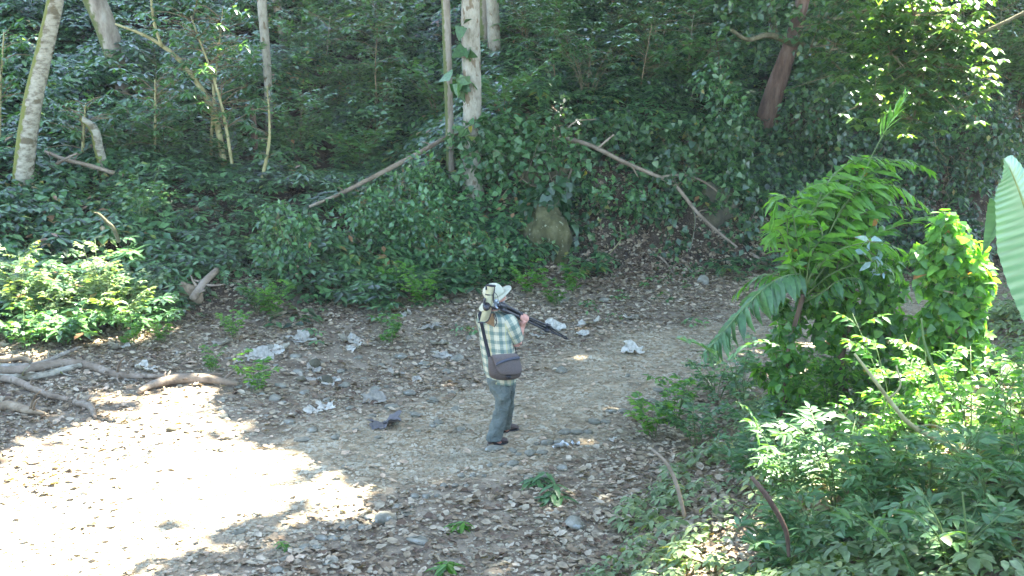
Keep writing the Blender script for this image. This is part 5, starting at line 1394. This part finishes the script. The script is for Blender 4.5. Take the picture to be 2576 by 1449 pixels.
def near_plant(key, px, py, sc, label, mat='leaf_near', cat='plant', name='plant', group=None, Y=None, rz=None):
    p = hit(px, py) if Y is None else at(px, py, Y)
    loc = (p[0], p[1], gz(p[0], p[1]) - .01)
    return thing_from(name, label, cat, loc, [('stem', NEAR[key][0], M['green_stem']), ('foliage', NEAR[key][1].copy() if mat != 'leaf_near' else NEAR[key][1], M[mat])], group, (px * 1.7) % 6.28 if rz is None else rz, sc)
for a in [  # pale leaf colour on the sunlit bushes stands in for sun glare
    ('bush0', 300, 830, 1.15, 'sunlit bush glowing white on one flank at the rim of the clearing', 'leaf_weed_glare', 'bush'),
    ('bush0', 210, 800, 1.1, 'bright green bush just uphill of the white flanked one', 'leaf_weed_glare', 'bush'),
    ('tall1', 250, 780, .85, 'taller stems with pale leaf tips rising out of the sunlit bushes', 'leaf_weed_glare', 'bush'),
    ('bush0', 40, 810, 1.2, 'overexposed bush at the border of the picture, above the tangled roots', 'leaf_weed_glare', 'bush'),
    ('bush0', 110, 830, 1.0, 'sunlit low bush between the overexposed one and the ragged grey leaf', 'leaf_weed_glare', 'bush'),
    ('bush0', 330, 790, 1.0, 'second sunlit bush close against the white flanked one', 'leaf_weed_glare', 'bush'),
    ('tall1', 60, 770, .8, 'tall pale stems behind the overexposed bush', 'leaf_weed_glare', 'bush'),
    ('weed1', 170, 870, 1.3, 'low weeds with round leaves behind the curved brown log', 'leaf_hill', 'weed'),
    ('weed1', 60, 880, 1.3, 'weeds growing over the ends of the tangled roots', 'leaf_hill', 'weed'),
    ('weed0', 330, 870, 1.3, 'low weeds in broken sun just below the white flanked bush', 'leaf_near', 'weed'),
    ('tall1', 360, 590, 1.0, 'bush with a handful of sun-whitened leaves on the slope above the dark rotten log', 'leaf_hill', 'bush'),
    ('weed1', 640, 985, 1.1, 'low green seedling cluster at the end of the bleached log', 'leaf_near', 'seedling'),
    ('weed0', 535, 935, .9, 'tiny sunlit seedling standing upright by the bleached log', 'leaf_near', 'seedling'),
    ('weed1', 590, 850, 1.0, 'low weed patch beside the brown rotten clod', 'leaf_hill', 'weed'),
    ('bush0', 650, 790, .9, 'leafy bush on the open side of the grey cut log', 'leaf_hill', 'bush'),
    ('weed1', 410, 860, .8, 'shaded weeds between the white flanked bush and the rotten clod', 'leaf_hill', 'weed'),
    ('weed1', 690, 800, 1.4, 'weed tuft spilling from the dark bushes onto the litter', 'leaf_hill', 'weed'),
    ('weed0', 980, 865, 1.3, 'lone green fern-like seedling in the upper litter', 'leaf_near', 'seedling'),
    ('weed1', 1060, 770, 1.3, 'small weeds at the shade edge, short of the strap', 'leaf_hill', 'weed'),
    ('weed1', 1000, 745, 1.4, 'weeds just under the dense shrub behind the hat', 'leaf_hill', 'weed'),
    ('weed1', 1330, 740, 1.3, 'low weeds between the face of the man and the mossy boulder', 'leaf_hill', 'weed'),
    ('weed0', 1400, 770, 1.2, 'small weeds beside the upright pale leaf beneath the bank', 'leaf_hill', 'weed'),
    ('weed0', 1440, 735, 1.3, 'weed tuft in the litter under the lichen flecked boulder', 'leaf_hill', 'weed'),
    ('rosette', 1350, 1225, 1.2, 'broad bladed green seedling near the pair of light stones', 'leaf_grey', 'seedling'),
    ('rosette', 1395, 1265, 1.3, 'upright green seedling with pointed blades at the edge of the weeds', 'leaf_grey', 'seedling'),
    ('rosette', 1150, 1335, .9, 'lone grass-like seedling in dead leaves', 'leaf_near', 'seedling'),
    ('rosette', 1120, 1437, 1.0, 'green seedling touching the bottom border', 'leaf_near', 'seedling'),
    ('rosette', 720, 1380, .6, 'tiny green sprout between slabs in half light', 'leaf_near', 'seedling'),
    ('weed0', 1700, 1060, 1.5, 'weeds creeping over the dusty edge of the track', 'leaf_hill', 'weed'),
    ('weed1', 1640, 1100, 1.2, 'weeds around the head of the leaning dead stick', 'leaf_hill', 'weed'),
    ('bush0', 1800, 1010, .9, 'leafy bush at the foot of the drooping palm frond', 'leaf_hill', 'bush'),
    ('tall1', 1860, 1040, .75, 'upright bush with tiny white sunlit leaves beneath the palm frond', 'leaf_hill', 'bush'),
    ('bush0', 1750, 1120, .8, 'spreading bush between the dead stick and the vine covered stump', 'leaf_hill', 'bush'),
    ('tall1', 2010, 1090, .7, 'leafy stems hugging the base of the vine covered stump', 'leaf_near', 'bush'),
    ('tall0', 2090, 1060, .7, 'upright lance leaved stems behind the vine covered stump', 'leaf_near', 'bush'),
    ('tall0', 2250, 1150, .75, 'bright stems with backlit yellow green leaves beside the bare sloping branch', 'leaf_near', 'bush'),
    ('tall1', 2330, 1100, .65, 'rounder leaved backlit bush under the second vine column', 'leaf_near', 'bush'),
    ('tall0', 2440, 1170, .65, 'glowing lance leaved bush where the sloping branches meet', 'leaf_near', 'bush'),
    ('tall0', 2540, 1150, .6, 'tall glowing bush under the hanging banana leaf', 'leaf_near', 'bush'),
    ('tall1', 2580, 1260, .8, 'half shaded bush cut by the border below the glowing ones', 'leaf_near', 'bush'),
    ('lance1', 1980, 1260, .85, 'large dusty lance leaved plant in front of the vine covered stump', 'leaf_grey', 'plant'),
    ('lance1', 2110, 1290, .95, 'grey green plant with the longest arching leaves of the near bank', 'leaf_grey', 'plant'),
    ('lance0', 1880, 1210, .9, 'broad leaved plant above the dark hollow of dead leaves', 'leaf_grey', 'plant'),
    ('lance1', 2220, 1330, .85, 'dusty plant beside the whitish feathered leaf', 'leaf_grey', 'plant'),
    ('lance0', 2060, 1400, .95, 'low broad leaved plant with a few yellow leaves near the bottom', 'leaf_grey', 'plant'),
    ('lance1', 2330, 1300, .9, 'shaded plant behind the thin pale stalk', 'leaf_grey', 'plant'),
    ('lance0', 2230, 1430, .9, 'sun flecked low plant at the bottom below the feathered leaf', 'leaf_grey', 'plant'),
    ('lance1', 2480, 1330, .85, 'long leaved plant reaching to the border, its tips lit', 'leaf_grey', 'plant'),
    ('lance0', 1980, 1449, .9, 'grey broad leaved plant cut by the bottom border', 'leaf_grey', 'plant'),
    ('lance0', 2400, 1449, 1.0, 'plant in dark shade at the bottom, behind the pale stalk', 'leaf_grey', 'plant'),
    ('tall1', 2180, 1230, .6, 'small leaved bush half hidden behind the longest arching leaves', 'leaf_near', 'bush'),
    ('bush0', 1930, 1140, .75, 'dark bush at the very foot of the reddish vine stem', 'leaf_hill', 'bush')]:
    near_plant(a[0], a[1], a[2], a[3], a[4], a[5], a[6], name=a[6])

def near_cover():
    rs = np.random.RandomState(15)
    pr = []
    for i in range(6):
        pr.append(proto_sprig(300 + i, 20, .13, .055 + .01 * (i % 3), 'oval', w=.28 + .02 * (i % 2), whorl=i % 2 == 1, H=.16, tint=(.15, .88)))
    mb = MB(); n = 5200
    y = 4.5 + 12.5 * rs.rand(n) ** 1.1; x = -.5 + rs.rand(n) * (y * .5 + 1.6)
    nd = near_d(x, y)
    edge = nd + 1.1 * (vn(x, y, .7, 80) - .5)
    px, py, _ = project(np.stack([x, y, ground(x, y)], 1))
    k = (edge > .05) & (y - foot_y(x) < -2) & (rs.rand(n) < .30 + .9 * (vn(x, y, .5, 81) - .3))
    k &= ~inside([(1720, 1190), (1850, 1180), (1960, 1330), (1900, 1449), (1760, 1449)], px, py) | (rs.rand(n) < .18)
    x, y = x[k], y[k]; n = len(x); nn = gnormal(x, y) * .6 + np.array([0, 0, .4])
    kd = rs.randint(0, 6, n)
    for i in range(6):
        s = kd == i
        stamp(mb, pr[i], np.stack([x, y, ground(x, y)], 1)[s], rs.rand(s.sum()) * 6.28, .8 + .8 * rs.rand(s.sum()), .2 * (rs.rand(s.sum()) - .5), nn[s])
    o = mb.build('ground_cover_foliage', M['leaf_weed_glare'])
    tag(o, 'small leaved weeds carpeting the near bank', 'ground cover', kind='stuff')
    # scattered seedlings at the feet of the slope, too small to tell apart
    mb = MB(); n = 700
    y = 13 + 8 * rs.rand(n); x = (rs.rand(n) * 2 - 1) * (y * .5)
    d = y - foot_y(x); k = (d < .6) & (rs.rand(n) < .55 * sst(-3.2, .4, d - .9 * (x < -3))) & (near_d(x, y) < -.5)
    x, y = x[k], y[k]; n = len(x); kd = rs.randint(0, 6, n)
    for i in range(6):
        s = kd == i
        stamp(mb, pr[i], np.stack([x, y, ground(x, y)], 1)[s], rs.rand(s.sum()) * 6.28, .7 + 1.0 * rs.rand(s.sum()))
    o = mb.build('seedling_foliage', M['leaf_hill'])
    tag(o, 'tiny seedlings sprinkled through the litter at the foot of the slope', 'seedlings', kind='stuff')
near_cover()

# ------------------------------------------------------------------ the palm-like plant, the vine columns and the banana leaf
PB = hit(1968, 1105)
root = empty('palm', (PB[0], PB[1], gz(PB[0], PB[1]))); tag(root, 'small palm with arching feathered fronds growing out of the vine covered stump', 'palm')
mb = MB(); yp = float(PB[1])
tube(mb, [at(1962, 1112, yp), at(1975, 1000, yp), at(1985, 880, yp - .05), at(2020, 740, yp - .1)], [.028, .024, .02, .02], 9, seg=26, bump=.25); mb.build('trunk', M['bark_red'], root)
FR = [([(2035, 735), (2015, 690), (1950, 705), (1880, 765), (1815, 840), (1775, 885)], (0, -.1, -.35, -.6, -.8, -.9), 34, .25, .085, 1.0, 'leaf_grey', (.35, .75)),
      ([(2020, 730), (2060, 665), (2150, 615), (2240, 575), (2325, 548)], (0, -.05, -.1, -.1, -.1), 22, .27, .075, .15, 'leaf_near', (.45, .8)),
      ([(2025, 760), (2070, 735), (2110, 706), (2160, 700), (2188, 730)], (0, -.2, -.3, -.4, -.4), 20, .16, .08, .9, 'leaf_grey', (.3, .7)),
      ([(2020, 730), (2010, 620), (2060, 510), (2150, 455), (2240, 450)], (0, .0, .0, .1, .1), 22, .24, .08, .55, 'leaf_near', (.5, .85)),
      ([(2030, 720), (2100, 560), (2190, 440), (2270, 400), (2345, 430)], (0, .1, .2, .2, .2), 22, .24, .075, .6, 'leaf_near', (.4, .8)),
      ([(2015, 730), (1985, 620), (1985, 530), (2030, 470), (2095, 460)], (0, .05, 0, -.1, -.15), 22, .23, .08, .7, 'leaf_near', (.4, .8)),
      ([(2015, 735), (1990, 650), (1965, 590), (1950, 580), (1935, 610)], (0, -.05, -.1, -.1, -.15), 18, .22, .06, .8, 'leaf_near', (.5, .85)),
      ([(2040, 720), (2110, 620), (2140, 560), (2210, 520), (2290, 520)], (0, .1, .1, .1, .1), 20, .24, .08, .5, 'leaf_near', (.35, .8)),
      ([(2025, 735), (2040, 640), (2070, 590), (2040, 540), (1990, 520)], (0, -.1, -.2, -.25, -.3), 18, .22, .07, .6, 'leaf_near', (.35, .75)),
      ([(2030, 740), (2090, 690), (2170, 660), (2230, 665), (2270, 700)], (0, -.1, -.15, -.2, -.2), 18, .20, .07, .7, 'leaf_near', (.3, .7)),
      ([(2060, 650), (2120, 520), (2190, 470), (2260, 470), (2330, 520)], (0, .1, .1, .1, .0), 24, .26, .055, .8, 'leaf_near', (.5, .9)),
      ([(2030, 650), (2060, 500), (2120, 420), (2200, 395), (2280, 410)], (0, .1, .2, .2, .2), 24, .24, .055, .7, 'leaf_near', (.5, .9)),
      ([(2010, 640), (1990, 520), (1965, 490), (1950, 520), (1945, 580)], (0, -.1, -.1, -.1, -.1), 20, .26, .045, .6, 'leaf_near', (.5, .9)),
      ([(2040, 700), (2090, 640), (2180, 610), (2250, 620), (2300, 660)], (0, -.3, -.4, -.4, -.4), 22, .24, .06, .5, 'leaf_near', (.45, .9)),
      ([(2020, 735), (1975, 700), (1930, 690), (1890, 705), (1850, 740)], (0, .1, .1, .15, .2), 18, .20, .07, .7, 'leaf_near', (.3, .7))]
for i, (pp, dys, n, L, w, dr, mat, ti) in enumerate(FR):
    st, fo = MB(), MB()
    frond(st, fo, [at(x, y, yp + d) for (x, y), d in zip(pp, dys)], int(n * .85), L * 1.12, w * 1.55, dr, 'strap', ti, .008, i, base=.2)
    a = st.build('frond', M['green_stem'], root); b = fo.build('leaflet_foliage', M[mat], root); b.parent = a
st, fo = MB(), MB()
frond(st, fo, [at(x, y, yp + .1) for x, y in [(2110, 600), (2165, 455), (2210, 360), (2245, 300), (2276, 242)]], 16, .26, .05, -.25, 'strap', (.6, .85), .007, 99, base=.55)
a = st.build('spear_frond', M['green_stem'], root); b = fo.build('leaflet_foliage', M['leaf_near'], root); b.parent = a

vine_mass('vine_covered_stump', 'stump smothered in heart leaved vine, holding up the small palm', 'vine', [(2030, 640, 60), (2110, 640, 75), (2200, 660, 60), (2060, 740, 60), (2150, 740, 80), (2230, 730, 50), (1990, 800, 40), (2090, 830, 50), (2190, 850, 60), (2120, 590, 60), (2220, 800, 50), (2010, 560, 40), (1990, 920, 42), (2100, 930, 40), (2190, 940, 45), (1975, 1000, 42), (1965, 1060, 34), (2100, 1010, 36), (1960, 870, 36), (2010, 690, 50), (1960, 760, 30), (2080, 500, 60), (2180, 500, 60), (2160, 430, 40), (2285, 830, 40), (2275, 930, 55), (2200, 1010, 50), (2030, 1060, 40), (1930, 940, 34), (2150, 1070, 40)], 5200, yp + .25, .095, 'leaf_near', 'heart', .42, seed=21, hang=1.0, base=at(2100, 1100, yp + .3),
          stems=[([(2110, 1120), (2125, 1000), (2115, 900), (2140, 780), (2120, 650)], [.05, .05, .045, .05, .03]), ([(1968, 1120), (1985, 960), (1990, 840), (2030, 740)], [.012, .012, .01])], smat='bark_red', tint=(.15, .85))
vine_mass('climbing_vine', 'narrow column of vine glowing yellow green along its outer edge', 'vine', [(2385, 590, 50), (2400, 650, 70), (2420, 720, 75), (2400, 800, 75), (2430, 870, 60), (2390, 930, 55), (2340, 700, 40), (2345, 860, 45), (2380, 550, 22), (2330, 640, 35), (2460, 700, 30), (2330, 940, 50), (2390, 1000, 60), (2460, 1040, 50)], 2700, 9.3, .10, 'leaf_near', 'heart', .4, seed=22, hang=.9, base=at(2400, 1020, 9.3),
          stems=[([(2390, 1120), (2405, 900), (2410, 720), (2385, 560)], [.03, .028, .022, .012])], smat='twig', tint=(.25, .95))
vine_mass('climbing_vine', 'heart leaved vine winding up the thin reddish stem of the small palm', 'vine', [(1975, 830, 30), (1985, 900, 34), (1975, 970, 34), (1960, 1040, 36), (1975, 1100, 40), (2030, 1010, 30)], 420, yp - .15, .085, 'leaf_near', 'heart', .42, seed=31, hang=1.0, tint=(.1, .7))
# silvery curled leaf bunch in the middle of the vine
vine_mass('silvery_leaf_tuft', 'bunch of silvery blue leaves hanging in the vine, right under the palm fronds', 'plant', [(2195, 640, 24), (2215, 680, 18), (2190, 605, 14)], 26, yp - .45, .12, 'leaf_silver', 'lance', .2, seed=23, hang=.6)

def leaf_blade(name, mid, widths, mat, parent, nacross=12, fold=.25, seed=0, tears=()):
    """one large leaf: mid: world points of the midrib, widths: half widths (left, right)"""
    n = 110; C = catmull(np.array(mid), n); Wl = np.interp(np.linspace(0, 1, n), np.linspace(0, 1, len(widths)), [w[0] for w in widths]); Wr = np.interp(np.linspace(0, 1, n), np.linspace(0, 1, len(widths)), [w[1] for w in widths])
    D = unit(np.gradient(C, axis=0)); view = unit(np.array([0.15, -1, .35])); X = unit(np.cross(D, view)); N = np.cross(X, D)
    V = []; rs = np.random.RandomState(seed)
    for i in range(n):
        for j in range(-nacross, nacross + 1):
            s = j / nacross; w = (Wr if s > 0 else Wl)[i]
            for t, dp in tears:
                if abs(i / n - t) < .010 and s < 0: w *= 1 - dp
            V.append(C[i] + X[i] * s * w + N[i] * (-fold * abs(s) ** 1.3 * w + .003 * math.sin(i * 1.3 + 3 * abs(s)) * abs(s)))
    k = 2 * nacross + 1
    q = [(i * k + j, i * k + j + 1, (i + 1) * k + j + 1, (i + 1) * k + j) for i in range(n - 1) for j in range(k - 1)]
    mb = MB(); mb.add(np.array(V), q, None, np.repeat(np.clip(.45 + .16 * rs.randn(n), 0, 1), k)); o = mb.build(name, mat, parent)
    mb = MB(); tube(mb, C - N * .004, [.003, .008, .012], 7, seg=30, tint=.9); r = mb.build('midrib', M['green_stem'], parent); r.parent = o
    return o
M['banana'] = leaf_mat('banana_leaf', [(0, (.07, .17, .09)), (1, (.16, .31, .19))], .3, .25, 1.3, .7, (.97, 1.04))
yb = 4.7
bx = at(2900, 1500, 5.0)
root = empty('banana_plant', (bx[0], bx[1], gz(bx[0], bx[1]))); tag(root, 'banana plant of which one large pale green leaf reaches into view at the border', 'banana plant')
mb = MB(); tube(mb, [bx, at(2860, 1200, 5.0), at(2790, 950, 4.9)], [.09, .08, .05], 12, seg=16, bump=.04); mb.build('pseudostem', M['green_stem'], root)
mb = MB(); tube(mb, [at(2790, 950, 4.9), at(2710, 860, 4.8), at(2655, 780, 4.75)], [.03, .02, .014], 8, seg=8); mb.build('petiole', M['green_stem'], root)
leaf_blade('leaf', [at(2526, 400, yb - .08), at(2548, 440, yb - .02), at(2578, 520, yb), at(2612, 640, yb + .02), at(2662, 800, yb + .05)], [(.003, .003), (.066, .05), (.082, .10), (.085, .13), (.09, .16), (.095, .16), (.09, .14)], M['banana'], root, tears=((.42, .25), (.72, .15)), seed=1)

for k, (ang, ln) in enumerate(((0.5, 1.5), (1.6, 1.3), (-.6, 1.2))):      # the plant's other leaves, beyond the border
    b = at(2790, 950, 4.9); d = np.array([math.cos(ang), math.sin(ang), 0])
    mb = MB(); tube(mb, [b, b + d * .2 + UP * .35], [.02, .012], 8, seg=5); mb.build('petiole', M['green_stem'], root)
    leaf_blade('leaf', [b + d * ln * 1.05 + UP * .35, b + d * ln * .8 + UP * .75, b + d * ln * .45 + UP * .75, b + d * .2 + UP * .35], [(.004, .004), (.13, .13), (.16, .16), (.07, .07)], M['banana'], root, seed=5 + k)
stick('sloping_branch', 'bare yellowish branch sloping through the near weeds with a side twig', [(2150, 890), (2195, 950), (2240, 1010), (2290, 1068), (2370, 1112), (2470, 1165)], 7.3, [.008, .012, .014, .016, .018, .02], M['bark_yellow'], seed=50, side=[([(2300, 1075), (2350, 1070), (2400, 1100)], [.008, .005]), ([(2240, 1000), (2265, 970), (2255, 920)], [.008, .006])])
stick('sloping_branch', 'thin green branch rising behind the bare yellowish one', [(2420, 1090), (2385, 1010), (2350, 930), (2325, 860), (2318, 800)], 7.9, [.014, .013, .011, .009, .006], M['green_stem'], seed=51)
stick('dead_stick', 'leaning dead stick with a snapped pale head among the weeds', [(1722, 1300), (1705, 1230), (1680, 1170), (1640, 1130)], [7.9, 7.95, 8.0, 8.05], [.014, .015, .014, .010], M['dead_wood'], 'stick', seed=52)
stick('plant_stalk', 'thin pale upright stalk in front of the shaded plants', [(2440, 1470), (2430, 1330), (2421, 1238)], 5.6, [.006, .006, .005], M['green_stem'], 'stalk', seed=53)
stick('dead_stick', 'dark slanting stem in the hollow of dead leaves', [(1985, 1400), (1975, 1330), (1930, 1250), (1890, 1200)], 6.6, [.012, .016, .018, .012], M['bark_red'], 'stick', seed=54)
stick('sloping_branch', 'twiggy side branch crossing at the foot of the glowing bushes', [(2576, 1400), (2540, 1290), (2500, 1190), (2470, 1165)], 7.0, [.02, .018, .014, .012], M['bark_yellow'], seed=55)
# feathered leaves near the bottom
for i, (pp, Yf, L, lab) in enumerate([([(2080, 1270), (2160, 1300), (2220, 1340), (2270, 1400), (2290, 1449)], 5.7, .10, 'feathered grey white leaf with paired oval leaflets near the thin stalk'),
        ([(2330, 1250), (2280, 1262), (2230, 1290), (2200, 1330)], 5.9, .09, 'second feathered leaf curving above the grey white one'),
        ([(1850, 1010), (1880, 1030), (1900, 1060), (1905, 1100)], 8.0, .07, 'small feathered leaf flecked by the sun beneath the palm'),
        ([(1700, 850), (1745, 862), (1790, 880)], 8.4, .10, 'feathered leaf tip reaching over the track below the palm frond'),
        ([(1960, 870), (1920, 860), (1880, 868), (1850, 890)], 8.2, .09, 'white lit feathered leaf beside the reddish stem of the palm')]):
    P = [at(x, y, Yf) for x, y in pp]; g = P[0]
    root = empty('feathered_leaf', (g[0], g[1], g[2])); tag(root, lab, 'compound leaf')
    st, fo = MB(), MB(); frond(st, fo, P, 9, L, .24, .15, 'oval', (.5, .9), .004, 70 + i, taper=False, base=.1); st.build('stalk', M['green_stem'], root); fo.build('leaflet_foliage', M['leaf_grey'], root)
# ferns on the slope
for i, (x, y, s, lab) in enumerate([(1130, 680, .5, 'small fern in front of the dense shrub behind the hat'), (320, 440, .6, 'bluish fern at the foot of the broken mossy trunk'), (540, 530, .4, 'tiny fern on the end of the dark rotten log'), (560, 720, .45, 'fern leaning over the grey cut log'), (1100, 560, .4, 'fern in the dark under the long leaning branch'), (540, 420, .45, 'fern below the forked yellowish sapling'), (1815, 700, .3, 'small fern on the bare bank near the round mossy stone')]):
    p = hit(x, y); root = empty('fern', (p[0], p[1], gz(p[0], p[1]))); tag(root, lab, 'fern')
    rs = np.random.RandomState(i)
    for k in range(6):
        a = k * 1.05 + rs.rand(); st, fo = MB(), MB(); d = np.array([math.cos(a), math.sin(a), 0]); b = np.array(root.location)
        frond(st, fo, [b, b + d * s * .4 + UP * s * .6, b + d * s * .9 + UP * s * .55, b + d * s * 1.2 + UP * s * .2], 16, .12 * s / .5, .11, .1, 'lance', (.3, .8), .004, k)
        st.build('frond', M['green_stem'], root); fo.build('frond_foliage', M['leaf_hill'], root)

# bright bough of the tree beyond the picture, hanging into the top of it
RT = TREES[10][0]
def bough(root, pp, Y, blobs, n, L, seed):
    mb = MB(); tube(mb, [at(x, y, Y) for x, y in pp], [.04, .03, .025, .018, .008], 7, seg=24, bump=.2, seed=seed); mb.build('bough', M['bark_mossy'], root)
    rs = np.random.RandomState(seed); fo = MB(); tw = MB()
    A = np.array([b[2] for b in blobs], float) ** 2
    for b, c in zip(blobs, (n * A / A.sum()).astype(int)):
        cen = at(b[0], b[1], Y); R = b[2] * Y / FPX
        for k in range(c):
            e = cen + rs.randn(3) * R * .62 * [1.1, .9, 1]; a = cen + (e - cen) * .3
            bb = rs.rand() * 6.28 + np.arange(6) * 1.047
            D = np.stack([np.cos(bb), np.sin(bb), -.35 - .3 * rs.rand(6)], 1); LL = L * (.7 + .5 * rs.rand(6))
            leaves(fo, np.repeat(e[None], 6, 0), D, np.stack([.4 * np.cos(bb), .4 * np.sin(bb), np.ones(6)], 1), LL, LL * .26, .1 + .8 * rs.rand(), 'lo')
            if k % 3 == 0: tube(tw, [cen, a, e], [.008, .006, .003], 4, seg=3)
    tw.build('twig', M['twig'], root); fo.build('bough_foliage', M['leaf_bough'], root)
bough(RT, [(2750, -60), (2600, 20), (2450, 90), (2330, 130), (2230, 190)], 17.0, [(2300, 40, 90), (2380, 70, 80), (2330, 150, 80), (2240, 130, 70), (2420, 180, 60), (2360, 230, 70), (2280, 220, 60), (2440, 240, 40), (2220, 40, 60), (2300, 300, 60), (2200, 250, 50)], 460, .19, 5)
bough(TREES[11][0], [(2600, -120), (2450, -60), (2330, -20), (2250, 10), (2200, 60)], 18.5, [(2230, 60, 70), (2150, 40, 60), (2200, 120, 70), (2120, 180, 60), (2270, 260, 60), (2100, 110, 50), (2060, 60, 50)], 260, .17, 6)

# ------------------------------------------------------------------ where the sun comes through, then the roof of leaves
for (x, y, Y, r, o) in [(350, 735, 16.2, .5, 1), (345, 800, 15.8, .4, 1), (60, 745, 15.8, 1.3, 1), (330, 780, 15.8, .5, 1), (300, 700, 16.2, .3, 1), (150, 790, 15.6, .35, .9), (250, 640, 16.4, .22, 1), (10, 720, 16, .5, 1), (395, 480, 18.3, .25, 1), (385, 540, 18, .2, 1),
        (590, 50, 21, .35, 1), (560, 85, 21, .25, 1), (470, 965, 13.2, .3, 1), (535, 925, 13.5, .2, 1),
        (2380, 60, 17, 1.1, 1), (2400, 180, 17, 1.0, 1), (2300, 60, 17, .6, 1), (2430, 260, 17, .4, 1), (2320, 120, 17, .5, .7), (2250, 170, 17.5, .25, 1), (2290, 230, 17.5, .2, 1),
        (2470, 700, 9.2, .30, 1), (2480, 850, 9.2, .28, 1), (2440, 600, 9.2, .22, .9), (2380, 930, 9, .25, .8), (2300, 800, 9.0, .2, .8),
        (2450, 1000, 7.6, .25, .9), (2540, 1000, 7.6, .3, .9), (2540, 1100, 7.2, .1, .8), (2440, 1110, 7.2, .0, .8),
        (2160, 560, 8.4, .10, .8), (2250, 560, 8.4, .10, .8), (2010, 520, 8.5, .10, .7), (2130, 480, 8.6, .10, .7),
        (1550, 1200, 8.3, .08, .8), (1600, 1330, 7.6, .0, .6), (1880, 860, 8.3, .12, 1), (1840, 1050, 8.1, .12, 1), (1820, 1130, 8, .1, 1), (1870, 1210, 7, .08, 1),
        (2330, 1420, 5.6, .1, .8), (2230, 1400, 5.8, .05, .8), (2540, 1300, 5.8, .05, .8), (2420, 1230, 5.9, .1, 1), (1990, 1240, 6.8, .05, 1)]:
    hole(at(x, y, Y), r, o)
rs = np.random.RandomState(4)
for k in range(32):          # the glowing bushes beyond the vine column
    x = 2240 + 340 * rs.rand(); y = 620 + 420 * rs.rand()
    hole(at(x, y, 8.2 + 1.2 * rs.rand()), .05 + .18 * rs.rand(), 1)
for k in range(7):
    x = 1400 + 420 * rs.rand(); y = 1150 + 290 * rs.rand(); p = hit(x, y)
    hole(p, .0 + .10 * rs.rand(), 1)
for k in range(40):          # flecks high on the slope
    x = 2576 * rs.rand(); y = 20 + 330 * rs.rand(); p = hit(x, y); p[2] += 1
    hole(p, .0 + .14 * rs.rand(), 1)
shade_canopy()

# ------------------------------------------------------------------ bluish haze added to stand in for the veil of lens flare
def haze():
    m, nt, N, L = nodes('flare_haze')
    v = N.new('ShaderNodeVolumePrincipled'); v.inputs['Color'].default_value = (.88, .95, 1.0, 1); v.inputs['Density'].default_value = HAZE; v.inputs['Anisotropy'].default_value = 0.35
    o = N.new('ShaderNodeOutputMaterial'); L.new(v.outputs[0], o.inputs['Volume'])
    m.cycles.homogeneous_volume = True
    mb = MB(); x0, x1, y0, y1, z0, z1_ = -122, 122, -82, 142, -2.0, 42.0
    V = [(x, y, z) for z in (z0, z1_) for y in (y0, y1) for x in (x0, x1)]
    mb.add(V, [(0, 2, 3, 1), (4, 5, 7, 6), (0, 1, 5, 4), (2, 6, 7, 3), (0, 4, 6, 2), (1, 3, 7, 5)])
    tag(mb.build('haze', m, smooth=False), 'thin bluish haze added for the veil of lens flare', 'haze', kind='stuff')
HAZE = 0.0005
haze()
